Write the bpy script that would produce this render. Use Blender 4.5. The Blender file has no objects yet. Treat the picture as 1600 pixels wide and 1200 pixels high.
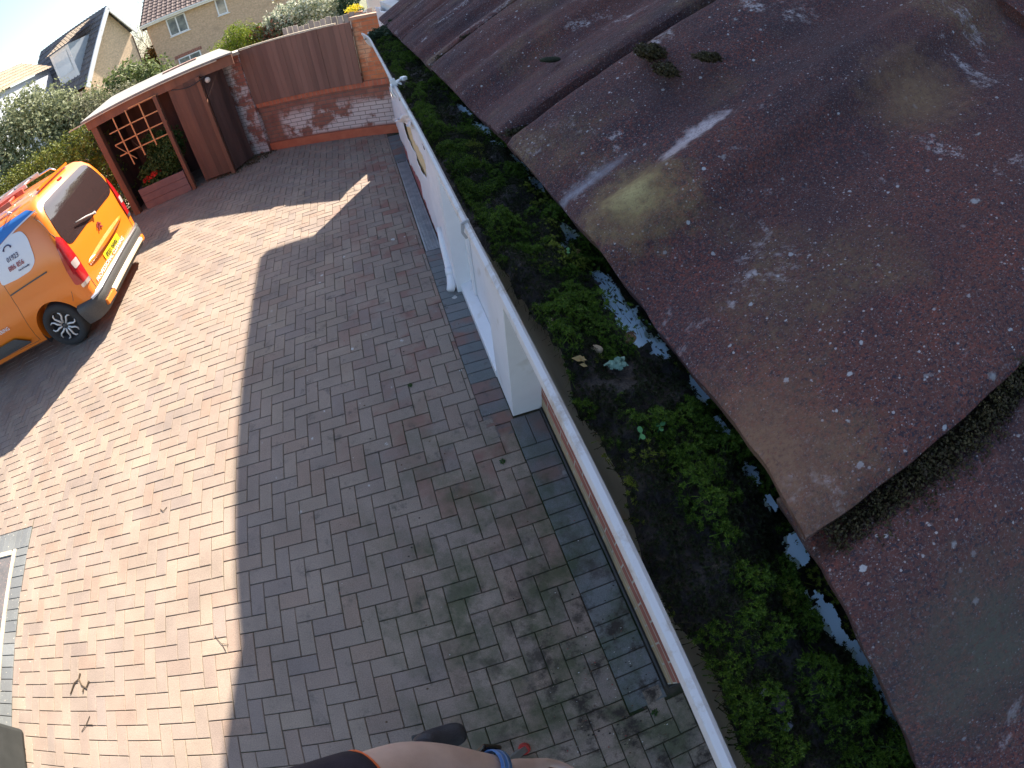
import bpy, bmesh, math, random
from mathutils import Vector, Matrix, Euler, noise
import numpy as np
R = math.radians
rnd = random.Random(7)
scene = bpy.context.scene
col = scene.collection

# ------------------------------------------------------------------ camera (ultra-wide fisheye action camera)
cam_d = bpy.data.cameras.new("camera")
cam = bpy.data.objects.new("camera", cam_d)
col.objects.link(cam)
scene.camera = cam
CR = ((0.947788, -0.313614, -0.057824), (-0.279715, -0.730638, -0.622840), (0.153076, 0.606477, -0.780226))
T = Vector((0.730037, -0.740569, 2.556705))
_m = Matrix(((CR[0][0], -CR[1][0], -CR[2][0]), (CR[0][1], -CR[1][1], -CR[2][1]), (CR[0][2], -CR[1][2], -CR[2][2])))
cam.matrix_world = Matrix.Translation(T) @ _m.to_4x4()
cam_d.type = 'PANO'
cam_d.panorama_type = 'FISHEYE_LENS_POLYNOMIAL'
cam_d.sensor_fit = 'HORIZONTAL'
cam_d.sensor_width = 36.0
cam_d.sensor_height = 27.0
cam_d.fisheye_fov = R(178)
_f, _k = 710.879 * 36 / 1600, 0.0383882
_th = np.linspace(0.005, 1.5, 300)
_r = _f * _th * (1 + _k * _th ** 2)
_c = np.linalg.lstsq(np.c_[_r, _r ** 2, _r ** 3, _r ** 4], _th, rcond=None)[0]
cam_d.fisheye_polynomial_k0 = 0.0
cam_d.fisheye_polynomial_k1 = -_c[0]
cam_d.fisheye_polynomial_k2 = -_c[1]
cam_d.fisheye_polynomial_k3 = -_c[2]
cam_d.fisheye_polynomial_k4 = -_c[3]
cam_d.clip_start = 0.01
cam_d.clip_end = 2000

# ------------------------------------------------------------------ light
world = bpy.data.worlds.new("World")
scene.world = world
world.use_nodes = True
nt = world.node_tree
for n in list(nt.nodes): nt.nodes.remove(n)
SUN = Vector((0.69, 0.97, 1.0)).normalized()
EL = math.asin(SUN.z)
sky = nt.nodes.new('ShaderNodeTexSky'); sky.sky_type = 'NISHITA'; sky.sun_disc = False
sky.sun_elevation = EL
sky.sun_rotation = math.atan2(SUN.x, SUN.y)
sky.air_density = 0.95; sky.dust_density = 1.3; sky.ozone_density = 1.0
bg = nt.nodes.new('ShaderNodeBackground'); bg.inputs[1].default_value = 0.092
wo = nt.nodes.new('ShaderNodeOutputWorld')
nt.links.new(sky.outputs[0], bg.inputs[0]); nt.links.new(bg.outputs[0], wo.inputs[0])
sun_d = bpy.data.lights.new("sun", 'SUN'); sun_d.energy = 5.0; sun_d.angle = R(0.53); sun_d.color = (1.0, 0.89, 0.75)
sun = bpy.data.objects.new("sun", sun_d); col.objects.link(sun)
sun.rotation_euler = SUN.to_track_quat('Z', 'Y').to_euler()
sun.location = (5, 5, 12)
scene.view_settings.view_transform = 'Standard'
scene.view_settings.look = 'None'
scene.view_settings.exposure = 1.66
scene.view_settings.gamma = 1.0

# ------------------------------------------------------------------ materials
def mat(name, c1, c2=None, scale=4.0, rough=0.7, bump=0.0, bscale=None, metallic=0.0, detail=6, c3=None, s3=30.0, t3=0.62, coord='Object', spec=0.5,
        island=0.0, stretch=(1, 1, 1), lo=0.35, hi=0.65, coat=0.0, w3=0.03, bdist=0.01):
    """noise blend of c1/c2, optional speckle colour c3, per-island value jitter, bump"""
    m = bpy.data.materials.new(name); m.use_nodes = True
    t = m.node_tree; N = t.nodes; L = t.links
    b = N['Principled BSDF']
    b.inputs['Roughness'].default_value = rough
    b.inputs['Metallic'].default_value = metallic
    b.inputs['Specular IOR Level'].default_value = spec
    b.inputs['Coat Weight'].default_value = coat
    tc = N.new('ShaderNodeTexCoord'); mp = N.new('ShaderNodeMapping'); mp.inputs['Scale'].default_value = stretch
    L.new(tc.outputs[coord], mp.inputs[0])
    vec = mp.outputs[0]
    out = None
    if c2 is None: c2 = c1
    nz = N.new('ShaderNodeTexNoise'); nz.inputs['Scale'].default_value = scale; nz.inputs['Detail'].default_value = detail; nz.inputs['Roughness'].default_value = 0.6
    L.new(vec, nz.inputs['Vector'])
    cr = N.new('ShaderNodeValToRGB'); cr.color_ramp.elements[0].position = lo; cr.color_ramp.elements[1].position = hi
    cr.color_ramp.elements[0].color = (*c1, 1); cr.color_ramp.elements[1].color = (*c2, 1)
    L.new(nz.outputs['Fac'], cr.inputs[0]); out = cr.outputs[0]
    if c3 is not None:
        n3 = N.new('ShaderNodeTexNoise'); n3.inputs['Scale'].default_value = s3; n3.inputs['Detail'].default_value = 3
        L.new(vec, n3.inputs['Vector'])
        r3 = N.new('ShaderNodeMapRange'); r3.inputs[1].default_value = t3 - w3; r3.inputs[2].default_value = t3 + w3
        L.new(n3.outputs['Fac'], r3.inputs[0])
        mx = N.new('ShaderNodeMix'); mx.data_type = 'RGBA'
        L.new(r3.outputs[0], mx.inputs[0]); L.new(out, mx.inputs[6]); mx.inputs[7].default_value = (*c3, 1); out = mx.outputs[2]
    if island:
        g = N.new('ShaderNodeNewGeometry'); mr = N.new('ShaderNodeMapRange'); mr.inputs[3].default_value = 1 - island; mr.inputs[4].default_value = 1 + island
        L.new(g.outputs['Random Per Island'], mr.inputs[0])
        mu = N.new('ShaderNodeMix'); mu.data_type = 'RGBA'; mu.blend_type = 'MULTIPLY'; mu.inputs[0].default_value = 1
        cb = N.new('ShaderNodeCombineColor')
        for i in range(3): L.new(mr.outputs[0], cb.inputs[i])
        L.new(out, mu.inputs[6]); L.new(cb.outputs[0], mu.inputs[7]); out = mu.outputs[2]
    L.new(out, b.inputs['Base Color'])
    if bump:
        bz = N.new('ShaderNodeTexNoise'); bz.inputs['Scale'].default_value = bscale or scale * 6; bz.inputs['Detail'].default_value = 5
        L.new(vec, bz.inputs['Vector'])
        bp = N.new('ShaderNodeBump'); bp.inputs['Strength'].default_value = bump; bp.inputs['Distance'].default_value = bdist
        L.new(bz.outputs['Fac'], bp.inputs['Height']); L.new(bp.outputs[0], b.inputs['Normal'])
    return m

def brickmat(name, cols, mortar, bw=0.225, rh=0.075, stain=None, stain_t=0.55, stain_s=1.6, rough=0.85, mort=0.012, band=None, box=None):
    m = bpy.data.materials.new(name); m.use_nodes = True
    t = m.node_tree; N = t.nodes; L = t.links; b = N['Principled BSDF']; b.inputs['Roughness'].default_value = rough
    uv = N.new('ShaderNodeUVMap')
    br = N.new('ShaderNodeTexBrick'); br.inputs['Scale'].default_value = 1.0
    br.inputs['Brick Width'].default_value = bw; br.inputs['Row Height'].default_value = rh; br.inputs['Mortar Size'].default_value = mort * 0.5
    br.inputs['Mortar Smooth'].default_value = 0.2; br.inputs['Bias'].default_value = 0.0
    br.inputs['Color1'].default_value = (*cols[0], 1); br.inputs['Color2'].default_value = (*cols[1], 1); br.inputs['Mortar'].default_value = (*mortar, 1)
    L.new(uv.outputs[0], br.inputs['Vector'])
    out = br.outputs['Color']
    nz = N.new('ShaderNodeTexNoise'); nz.inputs['Scale'].default_value = 9; nz.inputs['Detail'].default_value = 8
    L.new(uv.outputs[0], nz.inputs['Vector'])
    mr = N.new('ShaderNodeMapRange'); mr.inputs[3].default_value = 0.6; mr.inputs[4].default_value = 1.4; L.new(nz.outputs['Fac'], mr.inputs[0])
    cb = N.new('ShaderNodeCombineColor')
    for i in range(3): L.new(mr.outputs[0], cb.inputs[i])
    mu = N.new('ShaderNodeMix'); mu.data_type = 'RGBA'; mu.blend_type = 'MULTIPLY'; mu.inputs[0].default_value = 1
    L.new(out, mu.inputs[6]); L.new(cb.outputs[0], mu.inputs[7]); out = mu.outputs[2]
    if stain:
        n2 = N.new('ShaderNodeTexNoise'); n2.inputs['Scale'].default_value = stain_s; n2.inputs['Detail'].default_value = 7; n2.inputs['Roughness'].default_value = 0.65
        L.new(uv.outputs[0], n2.inputs['Vector'])
        fac = N.new('ShaderNodeMapRange'); fac.inputs[1].default_value = stain_t - 0.03; fac.inputs[2].default_value = stain_t + 0.03
        L.new(n2.outputs['Fac'], fac.inputs[0]); f = fac.outputs[0]
        if box:   # efflorescence limited to a region of the wall, u0,u1,v0,v1 with soft uneven edge
            sx = N.new('ShaderNodeSeparateXYZ'); L.new(uv.outputs[0], sx.inputs[0])
            def ramp(src, a, bb):
                q = N.new('ShaderNodeMapRange'); q.inputs[1].default_value = a; q.inputs[2].default_value = bb; L.new(src, q.inputs[0]); return q.outputs[0]
            for o in (ramp(sx.outputs[0], box[0] - .06, box[0] + .06), ramp(sx.outputs[0], box[1] + .06, box[1] - .06), ramp(sx.outputs[1], box[2] - .03, box[2] + .03), ramp(sx.outputs[1], box[3] + .1, box[3] - .1)):
                mm = N.new('ShaderNodeMath'); mm.operation = 'MULTIPLY'; L.new(f, mm.inputs[0]); L.new(o, mm.inputs[1]); f = mm.outputs[0]
        inv = N.new('ShaderNodeMath'); inv.operation = 'MULTIPLY_ADD'; inv.inputs[1].default_value = -0.85; inv.inputs[2].default_value = 1.0; L.new(br.outputs['Fac'], inv.inputs[0])
        mm = N.new('ShaderNodeMath'); mm.operation = 'MULTIPLY'; L.new(f, mm.inputs[0]); L.new(inv.outputs[0], mm.inputs[1]); f = mm.outputs[0]
        mx = N.new('ShaderNodeMix'); mx.data_type = 'RGBA'; L.new(f, mx.inputs[0]); L.new(out, mx.inputs[6]); mx.inputs[7].default_value = (*stain, 1); out = mx.outputs[2]
    L.new(out, b.inputs['Base Color'])
    bp = N.new('ShaderNodeBump'); bp.inputs['Strength'].default_value = 0.6; bp.inputs['Distance'].default_value = 0.01
    sb = N.new('ShaderNodeMath'); sb.operation = 'MULTIPLY_ADD'; sb.inputs[1].default_value = -1.0; L.new(br.outputs['Fac'], sb.inputs[0]); L.new(nz.outputs['Fac'], sb.inputs[2])
    L.new(sb.outputs[0], bp.inputs['Height']); L.new(bp.outputs[0], b.inputs['Normal'])
    return m

# ------------------------------------------------------------------ mesh helpers
def meta(o, label=None, cat=None, group=None, kind=None):
    if label: o['label'] = label
    if cat: o['category'] = cat
    if group: o['group'] = group
    if kind: o['kind'] = kind
    return o

def empty(name, loc=(0, 0, 0), rz=0.0, **k):
    o = bpy.data.objects.new(name, None); col.objects.link(o); o.location = loc; o.rotation_euler = (0, 0, rz)
    o.empty_display_size = 0.2
    return meta(o, **k)

class MB:
    def __init__(s): s.v = []; s.f = []; s.u = []
    def face(s, pts, uv=None):
        i = len(s.v); s.v.extend([tuple(p) for p in pts]); s.f.append(tuple(range(i, i + len(pts))))
        s.u.append(uv or [(0, 0)] * len(pts)); return s
    def quadwall(s, a, b, z0, z1, u0=0.0):
        """vertical wall face from plan point a to b with metric uv"""
        l = math.hypot(b[0] - a[0], b[1] - a[1])
        return s.face([(a[0], a[1], z0), (b[0], b[1], z0), (b[0], b[1], z1), (a[0], a[1], z1)], [(u0, z0), (u0 + l, z0), (u0 + l, z1), (u0, z1)])
    def box(s, c, d, rz=0.0, M=None):
        cx, cy, cz = c; dx, dy, dz = d[0] / 2, d[1] / 2, d[2] / 2
        P = [Vector((x * dx, y * dy, z * dz)) for z in (-1, 1) for y in (-1, 1) for x in (-1, 1)]
        rot = Matrix.Rotation(rz, 4, 'Z')
        P = [((M if M is not None else rot) @ p) + Vector(c) for p in P]
        for idx, (a, b) in (((0, 1, 5, 4), (dx, dz)), ((1, 3, 7, 5), (dy, dz)), ((3, 2, 6, 7), (dx, dz)), ((2, 0, 4, 6), (dy, dz)), ((4, 5, 7, 6), (dx, dy)), ((0, 2, 3, 1), (dx, dy))):
            s.face([P[i] for i in idx], [(0, 0), (2 * a, 0), (2 * a, 2 * b), (0, 2 * b)])
        return s
    def bar(s, a, b, w, h, up=(0, 0, 1)):
        a = Vector(a); b = Vector(b); d = (b - a); l = d.length; d.normalize()
        up = Vector(up)
        if abs(d.dot(up)) > 0.95: up = Vector((0, 1, 0))
        x = d.cross(up).normalized(); y = x.cross(d)
        M = Matrix((x, d, y)).transposed().to_4x4()
        return s.box((a + b) / 2, (w, l, h), M=M)
    def tube(s, pts, r, n=8, cap=True):
        pts = [Vector(p) for p in pts]; rs = r if isinstance(r, (list, tuple)) else [r] * len(pts)
        base = len(s.v); prev = None
        for i, p in enumerate(pts):
            d = (pts[min(i + 1, len(pts) - 1)] - pts[max(i - 1, 0)]).normalized()
            if prev is None:
                x = d.orthogonal().normalized()
            else:
                x = (prev - d * prev.dot(d)).normalized()
            prev = x; y = d.cross(x)
            for k in range(n):
                a = 2 * math.pi * k / n
                s.v.append(tuple(p + (x * math.cos(a) + y * math.sin(a)) * rs[i]))
        for i in range(len(pts) - 1):
            for k in range(n):
                q = (base + i * n + k, base + i * n + (k + 1) % n, base + (i + 1) * n + (k + 1) % n, base + (i + 1) * n + k)
                s.f.append(q); s.u.append([(0, 0)] * 4)
        if cap:
            s.f.append(tuple(base + k for k in range(n))[::-1]); s.u.append([(0, 0)] * n)
            e = base + (len(pts) - 1) * n
            s.f.append(tuple(e + k for k in range(n))); s.u.append([(0, 0)] * n)
        return s
    def lathe(s, prof, axis='Z', c=(0, 0, 0), n=24):
        base = len(s.v); c = Vector(c)
        for (r, h) in prof:
            for k in range(n):
                a = 2 * math.pi * k / n; p = (r * math.cos(a), r * math.sin(a), h)
                if axis == 'Y': p = (p[0], p[2], p[1])
                if axis == 'X': p = (p[2], p[0], p[1])
                s.v.append(tuple(c + Vector(p)))
        for i in range(len(prof) - 1):
            for k in range(n):
                s.f.append((base + i * n + k, base + i * n + (k + 1) % n, base + (i + 1) * n + (k + 1) % n, base + (i + 1) * n + k)); s.u.append([(0, 0)] * 4)
        return s
    def prism(s, poly, fn0, fn1):
        """poly list of 2d; fn maps (a,b)->3d for the two ends"""
        A = [fn0(*p) for p in poly]; B = [fn1(*p) for p in poly]
        s.face(A[::-1]); s.face(B)
        for i in range(len(poly)):
            j = (i + 1) % len(poly)
            l = math.hypot(poly[j][0] - poly[i][0], poly[j][1] - poly[i][1])
            s.face([A[i], A[j], B[j], B[i]], [(0, 0), (l, 0), (l, 1), (0, 1)])
        return s
    def build(s, name, m, parent=None, smooth=False, bevel=0.0, loc=None, merge=False, **k):
        me = bpy.data.meshes.new(name)
        me.from_pydata(s.v, [], s.f)
        uvl = me.uv_layers.new(name="UVMap")
        flat = [c for f in s.u for uv in f for c in uv]
        uvl.data.foreach_set('uv', flat)
        if merge or bevel:
            bm = bmesh.new(); bm.from_mesh(me)
            bmesh.ops.remove_doubles(bm, verts=bm.verts, dist=1e-5)
            bmesh.ops.recalc_face_normals(bm, faces=bm.faces)
            bm.to_mesh(me); bm.free()
        if smooth:
            me.polygons.foreach_set('use_smooth', [True] * len(me.polygons))
        me.materials.append(m)
        o = bpy.data.objects.new(name, me); col.objects.link(o)
        if parent is not None: o.parent = parent
        if loc is not None: o.location = loc
        if bevel:
            bv = o.modifiers.new('bevel', 'BEVEL'); bv.width = bevel; bv.segments = 2; bv.limit_method = 'ANGLE'
        if smooth and not bevel: pass
        return meta(o, **k)

def smooth_angle(o, deg=40):
    me = o.data
    me.polygons.foreach_set('use_smooth', [True] * len(me.polygons))
    try: me.set_sharp_from_angle(angle=R(deg))
    except Exception: pass

def text_mesh(name, body, size, m, parent, M, ext=0.002, align='LEFT', width=1.0):
    cu = bpy.data.curves.new(name, 'FONT'); cu.body = body; cu.size = size; cu.extrude = ext; cu.align_x = align; cu.resolution_u = 2
    tmp = bpy.data.objects.new(name + '_t', cu); col.objects.link(tmp)
    dg = bpy.context.evaluated_depsgraph_get(); dg.update()
    me = bpy.data.meshes.new_from_object(tmp.evaluated_get(dg))
    col.objects.unlink(tmp); bpy.data.objects.remove(tmp)
    me.transform(M @ Matrix.Diagonal((width, 1, 1, 1)))
    me.materials.clear(); me.materials.append(m)
    o = bpy.data.objects.new(name, me); col.objects.link(o); o.parent = parent
    return o

def cut(o, cutters):
    """boolean difference, applied through the depsgraph (cutters are deleted again)"""
    for c in cutters:
        md = o.modifiers.new('b', 'BOOLEAN'); md.operation = 'DIFFERENCE'; md.object = c; md.solver = 'EXACT'
    dg = bpy.context.evaluated_depsgraph_get(); dg.update()
    me = bpy.data.meshes.new_from_object(o.evaluated_get(dg))
    o.modifiers.clear(); o.data = me
    for c in cutters: bpy.data.objects.remove(c)

def copy_tree(o, parent=None):
    c = o.copy(); col.objects.link(c); c.parent = parent
    for ch in list(o.children): copy_tree(ch, c)
    return c

def h(x, y=0.0, z=0.0, s=1.0): return noise.noise(Vector((x * s, y * s, z * s)))

# ------------------------------------------------------------------ leaf scatter helper
def leafmat(name, cols, rough=0.6, trans=0.25, seed=0.0):
    m = bpy.data.materials.new(name); m.use_nodes = True
    t = m.node_tree; N = t.nodes; L = t.links; b = N['Principled BSDF']; b.inputs['Roughness'].default_value = rough
    b.inputs['Specular IOR Level'].default_value = 0.3
    g = N.new('ShaderNodeNewGeometry'); cr = N.new('ShaderNodeValToRGB')
    el = cr.color_ramp.elements
    el[0].position = 0.0; el[0].color = (*cols[0], 1); el[1].position = 1.0; el[1].color = (*cols[-1], 1)
    for i, c in enumerate(cols[1:-1]):
        e = el.new((i + 1) / (len(cols) - 1)); e.color = (*c, 1)
    nz = N.new('ShaderNodeTexNoise'); nz.inputs['Scale'].default_value = 3.0; tc = N.new('ShaderNodeTexCoord'); L.new(tc.outputs['Object'], nz.inputs['Vector'])
    ad = N.new('ShaderNodeMath'); ad.operation = 'MULTIPLY_ADD'; ad.inputs[1].default_value = 0.7
    L.new(g.outputs['Random Per Island'], ad.inputs[0])
    sb = N.new('ShaderNodeMapRange'); sb.inputs[1].default_value = 0.3; sb.inputs[2].default_value = 0.7; sb.inputs[3].default_value = -0.1; sb.inputs[4].default_value = 0.4
    L.new(nz.outputs['Fac'], sb.inputs[0]); L.new(sb.outputs[0], ad.inputs[2])
    L.new(ad.outputs[0], cr.inputs[0]); L.new(cr.outputs[0], b.inputs['Base Color'])
    tr = N.new('ShaderNodeBsdfTranslucent'); L.new(cr.outputs[0], tr.inputs[0])
    ms = N.new('ShaderNodeMixShader'); ms.inputs[0].default_value = trans
    L.new(b.outputs[0], ms.inputs[1]); L.new(tr.outputs[0], ms.inputs[2]); L.new(ms.outputs[0], N['Material Output'].inputs[0])
    return m

def leaves(name, blobs, n, size, m, parent=None, seed=1, aspect=0.55, inner=0.45, lump=0.25, flat=0.0, loc=None, clip=None, **k):
    """n leaf faces through the volume of blobs (cx,cy,cz,rx,ry,rz): uneven shell, gaps and clumps"""
    g = np.random.default_rng(seed)
    B = np.array(blobs, float); w = B[:, 3] * B[:, 4] * B[:, 5]; w = (w ** 0.75); w /= w.sum()
    idx = g.choice(len(B), n, p=w)
    d = g.normal(size=(n, 3)); d /= np.linalg.norm(d, axis=1)[:, None]
    rad = inner + (1 - inner) * g.random(n) ** 0.6
    ph = g.random(3) * 10
    lum = 1 + lump * (np.sin(d[:, 0] * 7 + ph[0] + idx) * np.sin(d[:, 1] * 6 + ph[1] + idx * 2) + 0.6 * np.sin(d[:, 2] * 11 + ph[2] + d[:, 0] * 9))
    P = B[idx, :3] + d * B[idx, 3:] * (rad * lum)[:, None]
    # clumps: pull leaves towards random twig centres
    nc = max(6, n // 30); C = P[g.integers(0, n, nc)]; a = g.integers(0, nc, n)
    near = np.linalg.norm(P - C[a], axis=1) < B[idx, 3] * 0.9
    P = np.where((g.random(n) < 0.55)[:, None] & near[:, None], C[a] + (P - C[a]) * 0.30, P)
    if clip is not None: 
        keep = clip(P); P = P[keep]; d = d[keep]; n = len(P)
    nr = d + g.normal(size=(n, 3)) * 0.7 + np.array([0, 0, flat]); nr /= np.linalg.norm(nr, axis=1)[:, None]
    t = np.cross(nr, g.normal(size=(n, 3))); t /= np.linalg.norm(t, axis=1)[:, None]; bt = np.cross(nr, t)
    s = size * (0.6 + 0.8 * g.random(n))[:, None]
    V = np.stack([P - t * s, P - bt * s * aspect + nr * s * 0.15, P + t * s, P + bt * s * aspect + nr * s * 0.15], 1).reshape(-1, 3)
    me = bpy.data.meshes.new(name)
    me.from_pydata(V.tolist(), [], np.arange(4 * n).reshape(-1, 4).tolist())
    me.materials.append(m)
    o = bpy.data.objects.new(name, me); col.objects.link(o)
    if parent is not None: o.parent = parent
    if loc is not None: o.location = loc
    return meta(o, **k)

def stems(name, base, tops, r, m, parent):
    b = MB()
    for tp in tops:
        a = Vector(base); e = Vector(tp); mid = a.lerp(e, 0.5) + Vector((rnd.uniform(-.1, .1), rnd.uniform(-.1, .1), rnd.uniform(0, .1))) * (e - a).length
        b.tube([a, a.lerp(mid, .5) + Vector((0, 0, .02)), mid, e], [r, r * .8, r * .55, r * .2], 6)
    return b.build(name, m, parent, smooth=True)

# ------------------------------------------------------------------ GROUND
gm = mat('ground_soil_grass', (0.10, 0.13, 0.05), (0.16, 0.14, 0.09), 1.5, 0.95, 0.5, 20, c3=(0.05, 0.08, 0.03), s3=12)
b = MB()
xs = [-400, -120, -60, -30, -15, -9, 0, 9, 15, 30, 60, 120, 400]; ys = [-300, -60, -20, -6, 0, 9, 12, 16, 22, 30, 45, 80, 200, 500]
gz = lambda x, y: -0.035 - (0 if y < 12 else min(1.0, (y - 12) / 12))
for i in range(len(xs) - 1):
    for j in range(len(ys) - 1):
        b.face([(xs[i], ys[j], gz(xs[i], ys[j])), (xs[i + 1], ys[j], gz(xs[i + 1], ys[j])), (xs[i + 1], ys[j + 1], gz(xs[i + 1], ys[j + 1])), (xs[i], ys[j + 1], gz(xs[i], ys[j + 1]))])
b.build('ground', gm, kind='structure', merge=True)

# block paving : 90 degree herringbone, one real block after the other
CELL = 0.1015
def paver(b, x0, x1, y0, y1, clips, r=rnd, joint=0.0022):
    for (cx0, cx1, cy0, cy1) in (clips if isinstance(clips, list) else clips((x0 + x1) / 2, (y0 + y1) / 2)):
        a0, a1, c0, c1 = max(x0, cx0), min(x1, cx1), max(y0, cy0), min(y1, cy1)
        if a1 - a0 < 0.015 or c1 - c0 < 0.015: continue
        j = joint; a0 += j; a1 -= j; c0 += j; c1 -= j
        z = r.uniform(-0.0012, 0.0012); tx = r.uniform(-.0012, .0012); ty = r.uniform(-.0012, .0012)
        e = 0.0035
        i = len(b.v)
        b.v += [(a0, c0, -.03), (a1, c0, -.03), (a1, c1, -.03), (a0, c1, -.03),
                (a0, c0, z - .004), (a1, c0, z - .004), (a1, c1, z - .004), (a0, c1, z - .004),
                (a0 + e, c0 + e, z - tx - ty), (a1 - e, c0 + e, z + tx - ty), (a1 - e, c1 - e, z + tx + ty), (a0 + e, c1 - e, z - tx + ty)]
        for q in ((0, 1, 5, 4), (1, 2, 6, 5), (2, 3, 7, 6), (3, 0, 4, 7), (4, 5, 9, 8), (5, 6, 10, 9), (6, 7, 11, 10), (7, 4, 8, 11), (8, 9, 10, 11)):
            b.f.append(tuple(i + k for k in q)); b.u.append([(0, 0)] * 4)

def paving_mat(name, cols, algae=True):
    m = bpy.data.materials.new(name); m.use_nodes = True
    t = m.node_tree; N = t.nodes; L = t.links; b = N['Principled BSDF']; b.inputs['Roughness'].default_value = 0.8; b.inputs['Specular IOR Level'].default_value = 0.35
    g = N.new('ShaderNodeNewGeometry'); cr = N.new('ShaderNodeValToRGB'); el = cr.color_ramp.elements
    el[0].color = (*cols[0], 1); el[1].color = (*cols[-1], 1)
    for i, c in enumerate(cols[1:-1]): e = el.new((i + 1) / (len(cols) - 1)); e.color = (*c, 1)
    L.new(g.outputs['Random Per Island'], cr.inputs[0])
    tc = N.new('ShaderNodeTexCoord')
    def noise_(s, d=5, r=0.6):
        n = N.new('ShaderNodeTexNoise'); n.inputs['Scale'].default_value = s; n.inputs['Detail'].default_value = d; n.inputs['Roughness'].default_value = r; L.new(tc.outputs['Object'], n.inputs['Vector']); return n.outputs['Fac']
    def rng(x, a, b_, c=0.0, d=1.0):
        n = N.new('ShaderNodeMapRange'); n.inputs[1].default_value = a; n.inputs[2].default_value = b_; n.inputs[3].default_value = c; n.inputs[4].default_value = d; L.new(x, n.inputs[0]); return n.outputs[0]
    def mulf(a, b_):
        n = N.new('ShaderNodeMath'); n.operation = 'MULTIPLY'; L.new(a, n.inputs[0]); L.new(b_, n.inputs[1]); return n.outputs[0]
    def mixc(f, a, c, k=None):
        n = N.new('ShaderNodeMix'); n.data_type = 'RGBA'; L.new(f, n.inputs[0]); L.new(a, n.inputs[6])
        if isinstance(c, tuple): n.inputs[7].default_value = (*c, 1)
        else: L.new(c, n.inputs[7])
        return n.outputs[2]
    out = cr.outputs[0]
    def shade(out, v):
        cb = N.new('ShaderNodeCombineColor')
        for i in range(3): L.new(v, cb.inputs[i])
        n = N.new('ShaderNodeMix'); n.data_type = 'RGBA'; n.blend_type = 'MULTIPLY'; n.inputs[0].default_value = 1; L.new(out, n.inputs[6]); L.new(cb.outputs[0], n.inputs[7]); return n.outputs[2]
    out = shade(out, rng(noise_(160, 4), 0.25, 0.75, 0.72, 1.28))      # aggregate grain
    out = shade(out, rng(noise_(2.2, 6), 0.3, 0.7, 0.82, 1.15))        # broad weathering
    sx = N.new('ShaderNodeSeparateXYZ'); L.new(tc.outputs['Object'], sx.inputs[0])
    if algae:
        redr = mulf(mulf(rng(sx.outputs[0], -0.2, 0.6), rng(noise_(3.4, 3), 0.42, 0.58)), rng(sx.outputs[1], -0.4, 0.8))
        out = mixc(mulf(redr, rng(g.outputs['Random Per Island'], 0.3, 0.9)), out, (0.235, 0.125, 0.10))
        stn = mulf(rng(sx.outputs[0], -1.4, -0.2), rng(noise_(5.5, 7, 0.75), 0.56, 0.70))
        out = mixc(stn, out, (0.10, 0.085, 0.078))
        # damp green growth in the corner by the wall
        reg = mulf(mulf(rng(sx.outputs[0], -0.3, 0.5), rng(sx.outputs[1], 1.6, 0.2)), rng(noise_(3.0, 6, 0.7), 0.44, 0.62))
        out = mixc(mulf(reg, rng(noise_(0.5, 1), 0.0, 1.0, 0.75, 0.75)), out, (0.055, 0.075, 0.030))
        soil = mulf(mulf(rng(sx.outputs[0], 0.1, 0.9), rng(sx.outputs[1], 0.5, -0.6)), rng(noise_(7.0, 7, 0.7), 0.50, 0.62))
        out = mixc(soil, out, (0.045, 0.035, 0.028))
        # pale lichen discs
        vo = N.new('ShaderNodeTexVoronoi'); vo.inputs['Scale'].default_value = 7.5; vo.inputs['Randomness'].default_value = 1.0; L.new(tc.outputs['Object'], vo.inputs['Vector'])
        nn = N.new('ShaderNodeMath'); nn.operation = 'MULTIPLY_ADD'; nn.inputs[1].default_value = 0.18; L.new(noise_(60, 3), nn.inputs[0]); L.new(vo.outputs['Distance'], nn.inputs[2])
        sc = N.new('ShaderNodeSeparateColor'); L.new(vo.outputs['Color'], sc.inputs[0])
        thr = rng(sc.outputs[0], 0.60, 1.0, 0.03, 0.20)
        df = N.new('ShaderNodeMath'); df.operation = 'SUBTRACT'; L.new(thr, df.inputs[0]); L.new(nn.outputs[0], df.inputs[1])
        lf = rng(df.outputs[0], -0.075, -0.045)
        gate = mulf(mulf(rng(sx.outputs[0], -0.9, -0.2), rng(sx.outputs[1], 0.3, 0.9)), rng(sx.outputs[1], 4.6, 3.4))
        out = mixc(mulf(lf, gate), out, (0.50, 0.50, 0.48))
        # left border lichen freckles
        out = mixc(mulf(rng(sx.outputs[0], -2.6, -3.3), rng(noise_(38, 2), 0.68, 0.72)), out, (0.55, 0.52, 0.42))
    L.new(out, b.inputs['Base Color'])
    bp = N.new('ShaderNodeBump'); bp.inputs['Strength'].default_value = 0.35; bp.inputs['Distance'].default_value = 0.004; L.new(noise_(220, 4), bp.inputs['Height']); L.new(bp.outputs[0], b.inputs['Normal'])
    return m

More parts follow.
